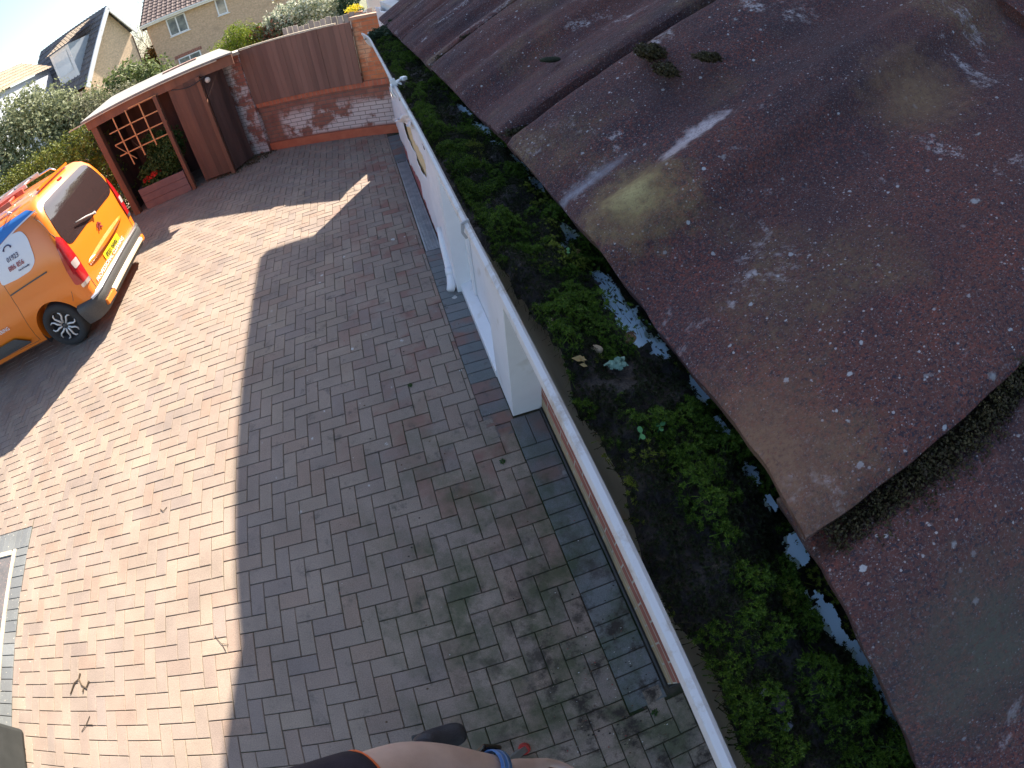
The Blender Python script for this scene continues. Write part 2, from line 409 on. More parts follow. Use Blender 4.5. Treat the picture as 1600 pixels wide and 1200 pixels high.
pmA = paving_mat('paving_blend', [(0.27, 0.212, 0.172), (0.285, 0.226, 0.180), (0.255, 0.204, 0.170), (0.30, 0.238, 0.184), (0.242, 0.196, 0.168), (0.285, 0.208, 0.160), (0.272, 0.215, 0.176)])
pmB = paving_mat('paving_grey', [(0.155, 0.165, 0.165), (0.18, 0.19, 0.19), (0.14, 0.15, 0.155), (0.19, 0.19, 0.18)])
RX = 1.1195; RX2 = 0.948
def clips(mx, my):
    if mx < -3.2 and 1.0 < my < 1.36: return [(-3.36, RX2, -3.0, 8.9), (-9.2, -3.36, 1.24, 8.9)]
    return [(-3.36 if my < 1.24 else -9.2, (2.4 if my < -1.0 else RX) if my < 0.945 else RX2, -3.0, 8.9)]
b = MB()
for v in range(-90, 31):
    for u in range(-92, 26):
        if (u - v) % 4 == 0: paver(b, u * CELL, (u + 2) * CELL, -(v + 1) * CELL, -v * CELL, clips)
        if (u - v) % 4 == 3: paver(b, u * CELL, (u + 1) * CELL, -(v + 2) * CELL, -v * CELL, clips)
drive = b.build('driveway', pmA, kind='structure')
b = MB()
def soldiers(x0, x1, y0, y1, along='Y'):
    p = y0 if along == 'Y' else x0; e = y1 if along == 'Y' else x1
    while p < e - 0.02:
        q = min(p + CELL, e)
        if along == 'Y': paver(b, x0, x1, p, q, [(-99, 99, -99, 99)])
        else: paver(b, p, q, y0, y1, [(-99, 99, -99, 99)])
        p = q
soldiers(RX, 1.336, -1.0, 0.72)
paver(b, 0.948, 1.12, 0.845, 0.945, [(-99, 99, -99, 99)])
for xx in (1.1205, 1.2305): paver(b, xx, xx + .1095, 0.72, 0.962, [(-99, 99, -99, 99)])
soldiers(RX2, 1.148, 0.945, 3.17)
soldiers(RX2, 1.20, 5.70, 6.96)
soldiers(-3.56, -3.36, -3.0, 1.04)
soldiers(-9.2, -3.36, 1.04, 1.24, 'X')
b.build('driveway_border', pmB, kind='structure')
sand = mat('joint_sand', (0.055, 0.046, 0.034), (0.10, 0.082, 0.058), 8, 1.0, 0.6, 120, c3=(0.03, 0.045, 0.015), s3=3.0, t3=0.52)
MB().face([(-9.2, 1.04, -.009), (2.4, 1.04, -.009), (2.4, 8.9, -.009), (-9.2, 8.9, -.009)]).face([(-3.56, -3, -.009), (2.4, -3, -.009), (2.4, 1.04, -.009), (-3.56, 1.04, -.009)]).build('driveway_bedding_sand', sand, kind='structure')
tar = mat('tarmac', (0.10, 0.10, 0.105), (0.16, 0.15, 0.15), 5, 0.95, 0.8, 160, c3=(0.34, 0.22, 0.19), s3=70, t3=0.64)
MB().face([(-12, -6, -.006), (-3.61, -6, -.006), (-3.61, 0.99, -.006), (-12, 0.99, -.006)]).build('tarmac_road', tar, kind='structure')
con = mat('concrete_edging', (0.42, 0.38, 0.30), (0.55, 0.50, 0.40), 6, 0.9, 0.4, 60)
MB().box((-3.585, -2.0, -.02), (.05, 6.08, .06)).box((-7.6, 1.015, -.021), (7.92, .05, .06)).build('kerb_edging', con, kind='structure', bevel=.004)

# slotted drain channel
galv = mat('galvanised_steel', (0.30, 0.33, 0.35), (0.42, 0.45, 0.47), 9, 0.5, 0.1, 60, metallic=0.6)
dr = empty('drain_channel', (0, 0, 0), label='long grey slotted drain channel set in the paving beside the white front', cat='drain')
b = MB(); b.box((0.965, 4.43, -.012), (.014, 2.52, .03)).box((1.105, 4.43, -.012), (.014, 2.52, .03))
b.build('channel_frame', galv, dr)
b = MB()
n = 0; y = 3.19
while y < 5.68:
    b.box((1.035, y, -.008), (.125, .013, .012)); y += 0.024
b.box((0.995, 4.43, -.010), (.006, 2.5, .012)).box((1.035, 4.43, -.010), (.006, 2.5, .012)).box((1.075, 4.43, -.010), (.006, 2.5, .012))
b.build('grating', galv, dr)
MB().face([(.95, 3.17, -.028), (1.12, 3.17, -.028), (1.12, 5.7, -.028), (.95, 5.7, -.028)]).build('channel_bottom', mat('drain_dark', (.02, .02, .02)), dr)

# ------------------------------------------------------------------ HOUSE WALL, WHITE FRONT
tanbrick = brickmat('tan_brick', [(0.42, 0.30, 0.17), (0.34, 0.24, 0.13)], (0.40, 0.37, 0.30), stain=(0.25, 0.2, 0.12))
redbrick = brickmat('red_brick_band', [(0.36, 0.12, 0.08), (0.28, 0.10, 0.07)], (0.45, 0.40, 0.33))
white = mat('white_upvc', (0.74, 0.74, 0.76), (0.82, 0.82, 0.83), 3, 0.35, 0.0, c3=(0.50, 0.45, 0.36), s3=5, t3=0.72, w3=.1)
sheetm = mat('white_plastic_sheet', (0.72, 0.70, 0.73), (0.82, 0.80, 0.82), 4, 0.45, 0.25, 14, bdist=0.03)
rubber = mat('black_rubber', (0.02, 0.02, 0.022), (0.035, 0.035, 0.035), 20, 0.6)
hw = empty('house_wall', (0, 0, 0), label='tan brick house wall with a red brick course under the gutter', cat='wall')
b = MB()
b.quadwall((1.36, 0.975), (1.36, -0.94), 0, 0.13).quadwall((1.36, 0.975), (1.36, -0.94), 0.285, 2.3)
b.quadwall((1.36, -0.94), (1.9, -0.94), 0, 2.3).quadwall((1.9, -0.94), (1.9, 6.06), 0, 2.3).quadwall((1.9, 6.06), (1.36, 6.06), 0, 2.3).quadwall((1.36, 6.06), (1.36, 0.975), 0, 2.3)
b.face([(1.36, -.94, 2.3), (1.9, -.94, 2.3), (1.9, 6.06, 2.3), (1.36, 6.06, 2.3)])
b.quadwall((1.36, 6.95), (1.36, 6.061), 0, .85).quadwall((1.9, 6.95), (1.36, 6.95), 0, .85).face([(1.36, 6.061, .85), (1.9, 6.061, .85), (1.9, 6.95, .85), (1.36, 6.95, .85)])
b.build('brickwork', tanbrick, hw)
MB().box((1.37, 0.0175, 0.2075), (.026, 1.915, .155)).build('red_course', redbrick, hw)
b = MB(); b.tube([(1.349, -.94, .012), (1.349, -.3, .010), (1.347, .4, .013), (1.349, .965, .011)], .011, 6)
b.tube([(1.36, -.953, .012), (1.6, -.953, .012)], .010, 6)
b.build('seal_strip', rubber, hw)

wf = empty('porch_box', (0, 0, 0), label='white boxed porch front with a corner board and low sill beside the paving', cat='house front')
MB().box((1.255, 1.16, 1.13), (.21, .37, 2.26)).build('corner_board', white, wf, bevel=.004)
MB().box((1.30, 1.90, 1.13), (.12, 1.10, 2.26)).build('front_panel', white, wf)
MB().box((1.185, 2.47, 1.13), (.15, .14, 2.26)).build('side_post', white, wf, bevel=.004)
MB().prism([(1.144, 0), (1.144, .075), (1.238, .105), (1.238, 0)], lambda a, c: (a, 1.347, c), lambda a, c: (a, 2.42, c)).build('sill', white, wf, bevel=.003, merge=True)
for yy in (1.62, 2.2): MB().box((1.228, yy, 1.18), (.022, .05, 2.15)).build('trim_strip', white, wf, bevel=.003)
MB().box((1.25, 4.32, 1.13), (.16, 3.50, 2.26)).box((1.25, 6.49, .42), (.16, .82, .84)).build('front_panel', mat('backing_board', (.62, .60, .58), (.70, .68, .64), 4, .8), wf)
redm = mat('red_painted_step', (0.30, 0.075, 0.075), (0.36, 0.10, 0.09), 6, 0.7, 0.1, 40)
MB().box((1.147, 4.55, 0.11), (.045, 2.9, .22)).build('doorstep', redm, label='dull red painted plinth strip between the drain and the white sheet', cat='step', bevel=.004)
ply = mat('bare_plywood', (0.62, 0.47, 0.25), (0.70, 0.55, 0.32), 3, 0.8, 0.1, 40, stretch=(1, .3, 6))
MB().box((1.146, 4.15, 0.80), (.012, 2.3, .80)).build('board', ply, label='bare cream plywood board showing through a tear in the white sheet', cat='board')
# dust sheet with ragged edge and a tear
b = MB(); NY, NZ = 150, 74
def sy(i): return 2.50 + (6.88 - 2.50) * i / NY
def sz(j): return 0.0 + 2.2 * j / NZ
def sx_(y, z): return 1.122 - 0.018 * math.sin(y * 5.3 + 0.8 * math.sin(z * 3)) * (0.4 + z * .3) + 0.012 * h(y * 3, z * 1.2) - 0.02 * max(0, h(y * 9 + 5, z * .7))
def keep(y, z):
    low = 0.0
    if y > 6.06 and z > 0.86 + .04 * h(y * 9, 1): return False
    if y > 3.12: low = 0.02 + 0.17 * min(1, (y - 3.12) / 1.1) + 0.035 * h(y * 6, 3.1) + 0.02 * h(y * 19, 7)
    if z < low: return False
    yy = (y - 4.12) / (0.78 + 0.07 * h(z * 9, 2)); zz = (z - 0.80) / (0.17 + 0.03 * h(y * 7, 8))
    if abs(yy) ** 3 + abs(zz) ** 3 < 1: return False
    return True
idx = {}
for i in range(NY + 1):
    for j in range(NZ + 1):
        y, z = sy(i), sz(j); idx[i, j] = len(b.v); b.v.append((sx_(y, z), y + .01 * h(y * 8, z * 8), z + .006 * h(y * 11, z * 9, 3)))
for i in range(NY):
    for j in range(NZ):
        if keep((sy(i) + sy(i + 1)) / 2, (sz(j) + sz(j + 1)) / 2):
            b.f.append((idx[i, j], idx[i + 1, j], idx[i + 1, j + 1], idx[i, j + 1])); b.u.append([(0, 0)] * 4)
sh = b.build('dust_sheet', sheetm, smooth=True, label='white plastic dust sheet hanging over the front, torn open above the red step', cat='dust sheet')
md = sh.modifiers.new('s', 'SOLIDIFY'); md.thickness = 0.002
# torn flap
b = MB(); A = Vector((1.10, 3.45, 1.18)); Bp = Vector((1.10, 3.35, 1.38)); Cc = Vector((1.02, 5.0, 0.85)); n = 10
P = [[A.lerp(Cc, i / n).lerp(Bp.lerp(Cc, i / n), j / n) + Vector((-.03 * math.sin(i * .9 + j * .5), 0, .012 * math.sin(j * 1.7 + i))) for j in range(n + 1)] for i in range(n + 1)]
for i in range(n):
    for j in range(n): b.face([P[i][j], P[i + 1][j], P[i + 1][j + 1], P[i][j + 1]])
o = b.build('sheet_scrap', sheetm, sh, smooth=True, merge=True); md = o.modifiers.new('s', 'SOLIDIFY'); md.thickness = 0.002
# white downpipe lying against the front
b = MB(); b.tube([(1.105, 2.86, .42), (1.10, 2.76, .30), (1.098, 2.66, .20), (1.09, 2.56, .11), (1.075, 2.47, .05), (1.05, 2.42, .03)], [.028, .034, .036, .034, .042, .036], 14)
dp = b.build('downpipe_shoe', white, smooth=True, label='crooked white plastic downpipe end at the foot of the white front', cat='downpipe')
MB().tube([(1.094, 2.60, .14), (1.088, 2.545, .10)], .041, 14).build('socket', white, dp, smooth=True)
timber = mat('weathered_timber', (0.22, 0.15, 0.09), (0.30, 0.21, 0.13), 8, 0.85, 0.4, 60, stretch=(1, 1, .15))
MB().box((1.19, 6.93, 0.5), (.09, .07, 1.0)).build('corner_post', timber, label='thin brown timber batten at the far end of the white front', cat='post', bevel=.004)

# two-storey main house behind (throws the long shadow)
render = mat('cream_render', (0.62, 0.58, 0.50), (0.68, 0.64, 0.55), 2, 0.9, 0.2, 30)
rooft = mat('brown_roof_tile', (0.10, 0.06, 0.055), (0.15, 0.09, 0.08), 3, 0.9, 0.4, 30, c3=(.22, .2, .18), s3=20, t3=.66)
mh = empty('main_house', (0, 0, 0), label='tall two storey main house rising behind the low tiled roof', cat='house')
MB().box((7.1, 0.65, 2.4), (8.0, 15.9, 4.8)).build('wall', render, mh)
b = MB()
E_ = [(2.53, -7.3), (11.67, -7.3), (11.67, 8.9), (2.53, 8.9)]; RA, RB = (7.1, -2.9, 8.0), (7.1, 4.4, 8.0)
for zz in (4.86,): b.face([(x, y, zz) for x, y in E_][::-1])
for i in range(4):
    p_, q_ = E_[i], E_[(i + 1) % 4]; b.face([(*p_, 4.86), (*q_, 4.86), (*q_, 5.0), (*p_, 5.0)])
C4 = [(x, y, 5.0) for x, y in E_]
b.face([C4[0], C4[1], RA]).face([C4[1], C4[2], RB, RA]).face([C4[2], C4[3], RB]).face([C4[3], C4[0], RA, RB])
b.build('roof', rooft, mh, merge=True)
gl = mat('dark_window_glass', (0.03, 0.035, 0.04), rough=0.05, spec=0.8)
for yy in (6.6, 4.2):
    f = MB(); f.box((3.08, yy, 3.9), (.06, 1.3, 1.1)); f = f.build('window', white, mh, bevel=.005)
    MB().box((3.045, yy - .31, 3.9), (.012, .52, .94)).box((3.045, yy + .31, 3.9), (.012, .52, .94)).build('pane', gl, f)
b = MB(); b.prism([(4.78, 5.0), (2.3, 7.3), (-.2, 5.0)], lambda a, c: (2.53, a, c), lambda a, c: (7.0, a, c)); b.build('shadow_gable', rooft, mh, merge=True)  # unseen gable, added to push the near end of the shadow edge outwards

# ------------------------------------------------------------------ BACK WALL (oblique) + FENCE
W0 = Vector((1.50, 6.94)); wd = Vector((-0.911, 0.411)).normalized(); wn = Vector((-0.411, -0.911)).normalized(); wang = math.atan2(wd.y, wd.x)
def wp(u, off=0.0): p = W0 + wd * u + wn * off; return (p.x, p.y)
def wbox(b, u0, u1, z0, z1, front, back):
    """box on the oblique wall; faces get metric uv"""
    a, c = wp(u0, front), wp(u1, front); d, e = wp(u1, -back), wp(u0, -back)
    b.quadwall(c, a, z0, z1, -u1).quadwall(a, e, z0, z1).quadwall(e, d, z0, z1).quadwall(d, c, z0, z1)
    b.face([(a[0], a[1], z1), (e[0], e[1], z1), (d[0], d[1], z1), (c[0], c[1], z1)], [(u0, 0), (u0, front + back), (u1, front + back), (u1, 0)])
    b.face([(a[0], a[1], z0), (c[0], c[1], z0), (d[0], d[1], z0), (e[0], e[1], z0)])
    return b
bw1 = brickmat('garden_wall_brick', [(0.24, 0.095, 0.07), (0.30, 0.12, 0.08)], (0.16, 0.12, 0.10), stain=(0.60, 0.50, 0.47), stain_t=0.49, box=(-2.55, -0.35, 0.17, 0.66))
bw2 = brickmat('orange_brick', [(0.55, 0.19, 0.08), (0.46, 0.15, 0.07)], (0.33, 0.20, 0.13), stain=(0.62, 0.34, 0.20))
bw3 = brickmat('white_stained_brick', [(0.28, 0.10, 0.08), (0.34, 0.13, 0.09)], (0.2, 0.14, 0.12), stain=(0.55, 0.46, 0.45), stain_t=0.5, stain_s=2.5)
gw = empty('garden_wall', (0, 0, 0), label='low red brick garden wall with white salt stains across the end of the drive', cat='wall')
wbox(MB(), 0.0, 2.95, 0.0, 0.87, 0, .22).build('brickwork', bw1, gw)
cop = brickmat('coping_brick', [(0.50, 0.15, 0.08), (0.42, 0.12, 0.07)], (0.30, 0.20, 0.14), bw=.075, rh=.2)
wbox(MB(), 0.0, 2.95, 0.872, 0.965, .035, .25).build('coping', cop, gw)
pl = mat('red_plinth_paint', (0.42, 0.10, 0.05), (0.50, 0.14, 0.07), 5, 0.7, 0.2, 40)
wbox(MB(), 0.30, 2.93, 0.0, 0.15, .05, 0).build('plinth', pl, gw)
wbox(MB(), 0.0, 0.80, 0.967, 2.0, .0, .22).build('pier', bw2, gw)
wbox(MB(), -0.03, 0.83, 2.0, 2.05, .03, .25).build('pier_cap', mat('pier_cap', (.35, .2, .14), (.45, .3, .22), 6, .9, .3), gw)
p = wbox(MB(), 2.95, 3.42, 0.0, 1.93, .10, .25).build('brick_pier', bw3, label='tall brick pier with white salt stains between the fence and the shed', cat='pier')
wbox(MB(), 2.92, 3.46, 1.932, 1.99, .13, .28).build('cap', mat('cap_stone', (.5, .44, .36), (.6, .54, .45), 6, .9), p)
# moss and weeds at the foot
fencem = mat('brown_fence_boards', (0.17, 0.085, 0.065), (0.23, 0.12, 0.09), 5, 0.8, 0.3, 60, island=0.18, stretch=(1, 1, .12))
capm = mat('pale_weathered_rail', (0.55, 0.47, 0.36), (0.66, 0.58, 0.44), 6, 0.9, 0.3)
fp = empty('fence_panel', (0, 0, 0), label='dark brown close board fence panel standing on the brick wall', cat='fence')
b = MB(); u = 0.80
while u < 2.96:
    z1 = 1.985 + rnd.uniform(-.004, .004); off = rnd.uniform(.0, .006)
    wbox(b, u, min(u + .096, 2.955), 0.955, z1, .07 + off, -.05); u += .098
b.build('boards', fencem, fp)
wbox(MB(), .80, 2.90, 1.06, 1.11, .045, -.01).build('rail', fencem, fp)
wbox(MB(), .80, 2.90, 1.82, 1.87, .045, -.01).build('rail', fencem, fp)
wbox(MB(), 1.05, 2.93, 1.992, 2.018, .085, -.03).build('cap_rail', capm, fp, merge=True)
fp2 = empty('picket_fence', (0, 0, 0), label='grey weathered picket fence in sunlight just behind the brown panel', cat='fence')
b = MB(); u = .35
gf = mat('grey_weathered_wood', (0.34, 0.31, 0.27), (0.46, 0.42, 0.36), 6, 0.9, 0.3, 60, island=.2)
while u < 2.2:
    wbox(b, u, u + .085, 0.2, 2.10 + rnd.uniform(-.03, .03), -.32, .35); u += .105
b.build('pickets', gf, fp2)
wbox(MB(), .3, 2.2, 1.7, 1.78, -.355, .39).build('rail', gf, fp2)
# neighbour's white rendered wall and post, planter
MB().box((1.22, 8.3, 1.2), (.24, .5, 2.9)).build('rendered_pillar', mat('white_render', (.74, .70, .66), (.8, .76, .7), 3, .85, .2, 30), label='white rendered pillar beyond the end of the roof', cat='pillar', bevel=.01)
b = MB(); b.prism([(0.72, 0), (1.09, 0), (1.09, 2.08), (0.72, 1.93)], lambda a, c: (a, 8.05, c), lambda a, c: (a, 8.2, c))
b.build('rendered_wall', mat('white_render_b', (.70, .68, .68), (.78, .76, .74), 3, .85, .2, 30), label='short white rendered wall with a sloping top beside the pillar', cat='wall', merge=True)
py = mat('yellow_plastic', (0.75, 0.62, 0.03), (0.8, 0.7, 0.05), 5, .4)
pt = empty('flower_pot', (.86, 8.55, 0), label='bright yellow flowers in a pot behind the white wall', cat='flower pot')
b = MB(); b.lathe([(.001, 1.75), (.10, 1.75), (.14, 2.02), (.15, 2.02), (.15, 2.05), (.13, 2.05), (.12, 2.0), (.001, 2.0)], n=16).build('pot', mat('terracotta', (.4, .18, .1)), pt, smooth=True)
MB().box((0, 0, .86), (.34, .34, 1.76)).build('plinth_block', mat('plinth_block', (.4, .38, .35)), pt)
leaves('blooms', [(0, 0, 2.12, .16, .16, .08)], 260, .022, leafmat('yellow_petals', [(.75, .6, .02), (.8, .7, .05), (.2, .3, .05)]), pt, seed=4)

# ------------------------------------------------------------------ TIMBER LEAN-TO
stain = mat('red_brown_timber', (0.16, 0.068, 0.042), (0.23, 0.098, 0.056), 6, 0.75, 0.3, 50, stretch=(1, 1, .15), island=.12)
dark = mat('dark_brown_timber', (0.07, 0.035, 0.03), (0.11, 0.055, 0.045), 6, 0.85, 0.3, 50, stretch=(1, 1, .15), island=.15)
felt = mat('grey_roofing_felt', (0.26, 0.25, 0.235), (0.33, 0.31, 0.285), 5, 0.95, 0.5, 80, c3=(.25, .26, .2), s3=4, t3=.66)
lt = empty('lean_to_shed', (0, 0, 0), label='red brown timber lean-to shed with a grey felt roof at the end of the drive', cat='shed')
MB().box((-3.93, 7.53, .93), (.12, .12, 1.86)).build('post', stain, lt, bevel=.004)
MB().box((-2.67, 7.53, .93), (.07, .09, 1.86)).build('post', stain, lt, bevel=.004)
MB().box((-1.87, 7.56, .93), (.07, .10, 1.86)).build('post', stain, lt, bevel=.004)
b = MB(); b.bar((-4.02, 7.44, 1.925), (-1.24, 7.68, 1.915), .035, .175); b.build('fascia', stain, lt, bevel=.003)
b = MB(); b.prism([(-4.06, 0), (-1.20, 0), (-1.20, .028), (-4.06, .028)], lambda a, c: (a, 7.36 + (a + 4.06) * .09, 2.015 + c), lambda a, c: (a if a < -2 else -1.7, 8.85, 2.085 + c)); b.build('roof', felt, lt, merge=True, bevel=.003)
b = MB(); b.box((-2.9, 7.355 + .10, 2.0), (2.85, .012, .02), rz=.087); b.build('drip_edge', capm, lt)
# loose board lying on the back of the roof
b = MB(); b.bar((-2.75, 8.50, 2.105), (-2.1, 8.62, 2.115), .16, .02); b.build('roof_board', mat('pinkish_board', (.5, .3, .24), (.45, .28, .22), 5, .85), lt)
b = MB()
x = -4.0
while x < -1.55: b.box((x, 8.72, 1.03), (.0995, .02, 2.06)); x += .1
y = 7.6
while y < 8.7: b.box((-4.0, y, 1.0), (.02, .0995, 1.98 + .03 * (y - 7.6))); y += .1
y = 8.35
while y < 8.8: b.box((-1.60, y, 1.0), (.02, .0995, 2.04)); y += .1
b.build('rear_boards', dark, lt)
b = MB()   # trellis: thin orange battens
for z in (1.60, 1.37, 1.15, 1.86): b.box((-3.17, 7.50, z), (1.08, .012, .022))
for x_, z0 in ((-3.52, .90), (-3.25, .97), (-2.97, 1.05)): b.box((x_, 7.488, (1.86 + z0) / 2), (.024, .012, 1.86 - z0))
b.bar((-3.70, 7.49, 1.36), (-3.42, 7.48, .98), .02, .01)
b.build('trellis', mat('orange_batten', (0.52, 0.24, 0.10), (0.60, 0.30, 0.13), 6, .7), lt)
# leaf of the gate ajar, boards
darkr = mat('gate_timber', (0.11, 0.050, 0.036), (0.16, 0.072, 0.044), 5, 0.75, 0.3, 50, stretch=(1, 1, .15), island=.2)
g = empty('gate_leaf', (0, 0, 0)); g.parent = lt
b = MB(); x = -2.45
while x < -1.93: b.box((x + .05, 7.62 - (x + 2.45) * .10, .95), (.096, .024, 1.80)); x += .098
b.build('boards', darkr, g)
for zz in (1.62, .30): MB().box((-2.18, 7.665, zz), (.54, .03, .09)).build('ledge', darkr, g)
b = MB(); p0 = Vector((-1.83, 7.60, 0)); p1 = Vector((-1.56, 8.05, 0)); n = 5
for i in range(n):
    q = p0.lerp(p1, (i + .5) / n); b.box((q.x, q.y, .93), ((p1 - p0).length / n - .003, .022, 1.78), rz=math.atan2(p1.y - p0.y, p1.x - p0.x))
b.build('side_panel', dark, lt)
b = MB(); b.tube([(-1.66, 8.02, 1.9), (-1.655, 8.03, 1.0), (-1.65, 8.03, .04)], .045, 12)
dpp = b.build('downpipe', mat('black_pipe', (.03, .035, .045), (.05, .055, .07), 5, .45), smooth=True, label='black vertical downpipe between the shed and the brick pier', cat='downpipe')
for z in (.5, 1.3): MB().tube([(-1.656, 8.03, z), (-1.656, 8.03, z + .05)], .054, 12).build('pipe_clip', rubber, dpp)
# small lamp on the panel
b = MB(); b.lathe([(.001, -.05), (.035, -.04), (.05, 0), (.035, .04), (.001, .05)], n=12)
lp = b.build('wall_lamp', mat('lamp_white', (.75, .68, .6), rough=.3), loc=(-1.74, 7.62, 1.74), smooth=True, label='small white round lamp hanging under the shed roof', cat='lamp')
MB().tube([(0, 0, .05), (-.03, .02, .09), (-.06, .02, .12)], .006, 6).build('cable', rubber, lp)
b = MB(); pts = []
for i in range(13):
    t = i / 12; pts.append((-2.35 + .62 * t, 7.50, 1.83 - .07 * math.sin(math.pi * t)))
b.tube(pts, .009, 6); b.build('hanging_cable', rubber, smooth=True, label='black cable sagging under the shed fascia', cat='cable')

# planter + climber
pb = empty('planter_box', (-3.22, 7.66, 0), label='long dull purple planter box under the trellis of the shed', cat='planter')
pm = mat('planter_wood', (0.20, 0.12, 0.12), (0.25, 0.15, 0.14), 5, .85, .3, 40)
b = MB()
for z in (.07, .21, .35): b.box((0, -.15, z), (.98, .02, .135)).box((0, .15, z), (.98, .02, .135)).box((-.48, 0, z), (.02, .28, .135)).box((.48, 0, z), (.02, .28, .135))
b.build('boards', pm, pb, bevel=.003)
MB().box((0, 0, .36), (.94, .28, .04)).build('soil', mat('soil', (.05, .035, .025), (.08, .06, .04), 20, 1, .8), pb)
dg_leaf = leafmat('dark_green_leaf', [(0.022, 0.045, 0.012), (0.05, 0.10, 0.025), (0.08, 0.14, 0.035), (0.035, 0.07, 0.02)])
sg = empty('climbing_shrub', (-3.1, 7.72, .38), label='leafy green climbing shrub growing in the planter box behind the trellis', cat='shrub')
leaves('foliage', [(.1, -.02, .35, .36, .18, .34), (.28, .0, .55, .26, .18, .30), (-.1, -.03, .2, .34, .17, .22), (.05, .0, .68, .28, .15, .22), (-.38, -.02, .2, .16, .13, .2)], 7000, .028, dg_leaf, sg, seed=11)
stems('stem', (0, 0, 0), [(.1, 0, .6), (.3, 0, .7), (-.15, 0, .4), (-.38, 0, .9)], .012, timber, sg)
fl = empty('red_flowers', (-3.42, 7.58, .38), label='clump of bright red flowers at the left end of the planter box', cat='flowers')
leaves('petals', [(0, 0, .14, .13, .08, .05), (.14, 0, .19, .10, .07, .05)], 420, .026, leafmat('red_petals', [(.55, .02, .015), (.7, .05, .03), (.4, .01, .01)]), fl, seed=5, aspect=.9)
leaves('leaves', [(0, 0, .06, .2, .1, .07)], 260, .03, dg_leaf, fl, seed=6)

# weeds and leaf litter against the shed foot
lit = leafmat('leaf_litter', [(.09, .06, .035), (.16, .11, .06), (.05, .05, .02), (.22, .17, .1)])
leaves('leaf_litter', [(-1.62, 7.9, .0, .40, .30, .035), (-1.95, 7.55, 0, .3, .12, .02), (-1.3, 8.02, 0, .3, .1, .03)], 1500, .018, lit, seed=8, kind='stuff', clip=lambda P: P[:, 2] > 0.001, label='dry leaf litter blown against the foot of the shed and pier', cat='leaf litter')

# ------------------------------------------------------------------ HEDGES AND SHRUBS
hedge_leaf = leafmat('hedge_leaf', [(0.04, 0.055, 0.012), (0.10, 0.13, 0.02), (0.20, 0.22, 0.03), (0.07, 0.07, 0.02)])
hd = empty('clipped_hedge', (-5.6, 7.9, 0), label='clipped ivy hedge with a yellow green top running left from the shed', cat='hedge')
hb = []
for i in range(8):
    for z in (.35, .95, 1.55): hb.append((1.25 - .45 * i, rnd.uniform(-.05, .05), z, .42, .42, .40 if z < 1.5 else .44))
leaves('foliage', hb, 26000, .032, hedge_leaf, hd, seed=21, inner=.6, lump=.12)
for i in range(6): stems('trunk', (1.2 - .55 * i, 0, 0), [(1.2 - .55 * i + rnd.uniform(-.2, .2), 0, 1.6), (1.2 - .55 * i + .2, .1, 1.4)], .02, timber, hd)
ol = leafmat('olive_leaf', [(0.11, 0.125, 0.065), (0.20, 0.23, 0.12), (0.29, 0.32, 0.18), (0.15, 0.17, 0.09)], trans=.3)
def bush(name, loc, blobs, n, size, m, label, cat='shrub', seed=1, tr=.04, **k):
    e = empty(name, loc, label=label, cat=cat)
    leaves('foliage', blobs, n, size, m, e, seed=seed, **k)
    tops = [Vector(q[:3]) + Vector((0, 0, q[5] * .5)) for q in blobs[:7]]
    stems('trunk', (0, 0, 0), tops, tr, timber, e)
    return e
bush('olive_shrub', (-6.9, 9.6, -.03), [(.2, .2, 1.9, 1.3, 1.1, 1.2), (-1.3, -.1, 1.7, 1.0, 1.0, 1.1), (1.3, .3, 1.7, .9, .9, .9), (.1, .4, 2.75, .85, .8, .62), (-.9, .3, 2.55, .7, .7, .6), (-2.3, -.4, 1.5, .8, .8, 1.0), (1.1, .1, 2.35, .6, .6, .45)], 26000, .045, ol, 'largest grey green olive shrub rising behind the hedge on the left', seed=31, lump=.3)
bush('laurel_shrub', (-4.75, 11.2, -.03), [(0, 0, 1.5, .95, .8, 1.05), (-.9, -.2, 1.5, .8, .8, .95), (.75, .2, 1.5, .7, .7, .90), (.1, 0, 2.25, .6, .5, .35)], 13000, .05, leafmat('laurel_leaf', [(.06, .09, .03), (.12, .16, .05), (.2, .24, .09), (.08, .1, .04)], trans=.3), 'bushy green shrub behind the shed roof right of the olive shrub', seed=33, lump=.3)
bush('small_leaf_shrub', (-5.5, 9.6, -.03), [(0, 0, 1.3, .8, .7, .95), (.8, .2, 1.3, .7, .6, .95), (.3, .1, 2.1, .6, .5, .38), (1.25, .3, 1.95, .4, .4, .35)], 9000, .035, leafmat('small_leaf', [(.10, .11, .06), (.2, .2, .12), (.3, .3, .2)], trans=.3), 'pale small leaved shrub just behind the back edge of the shed roof', seed=35)
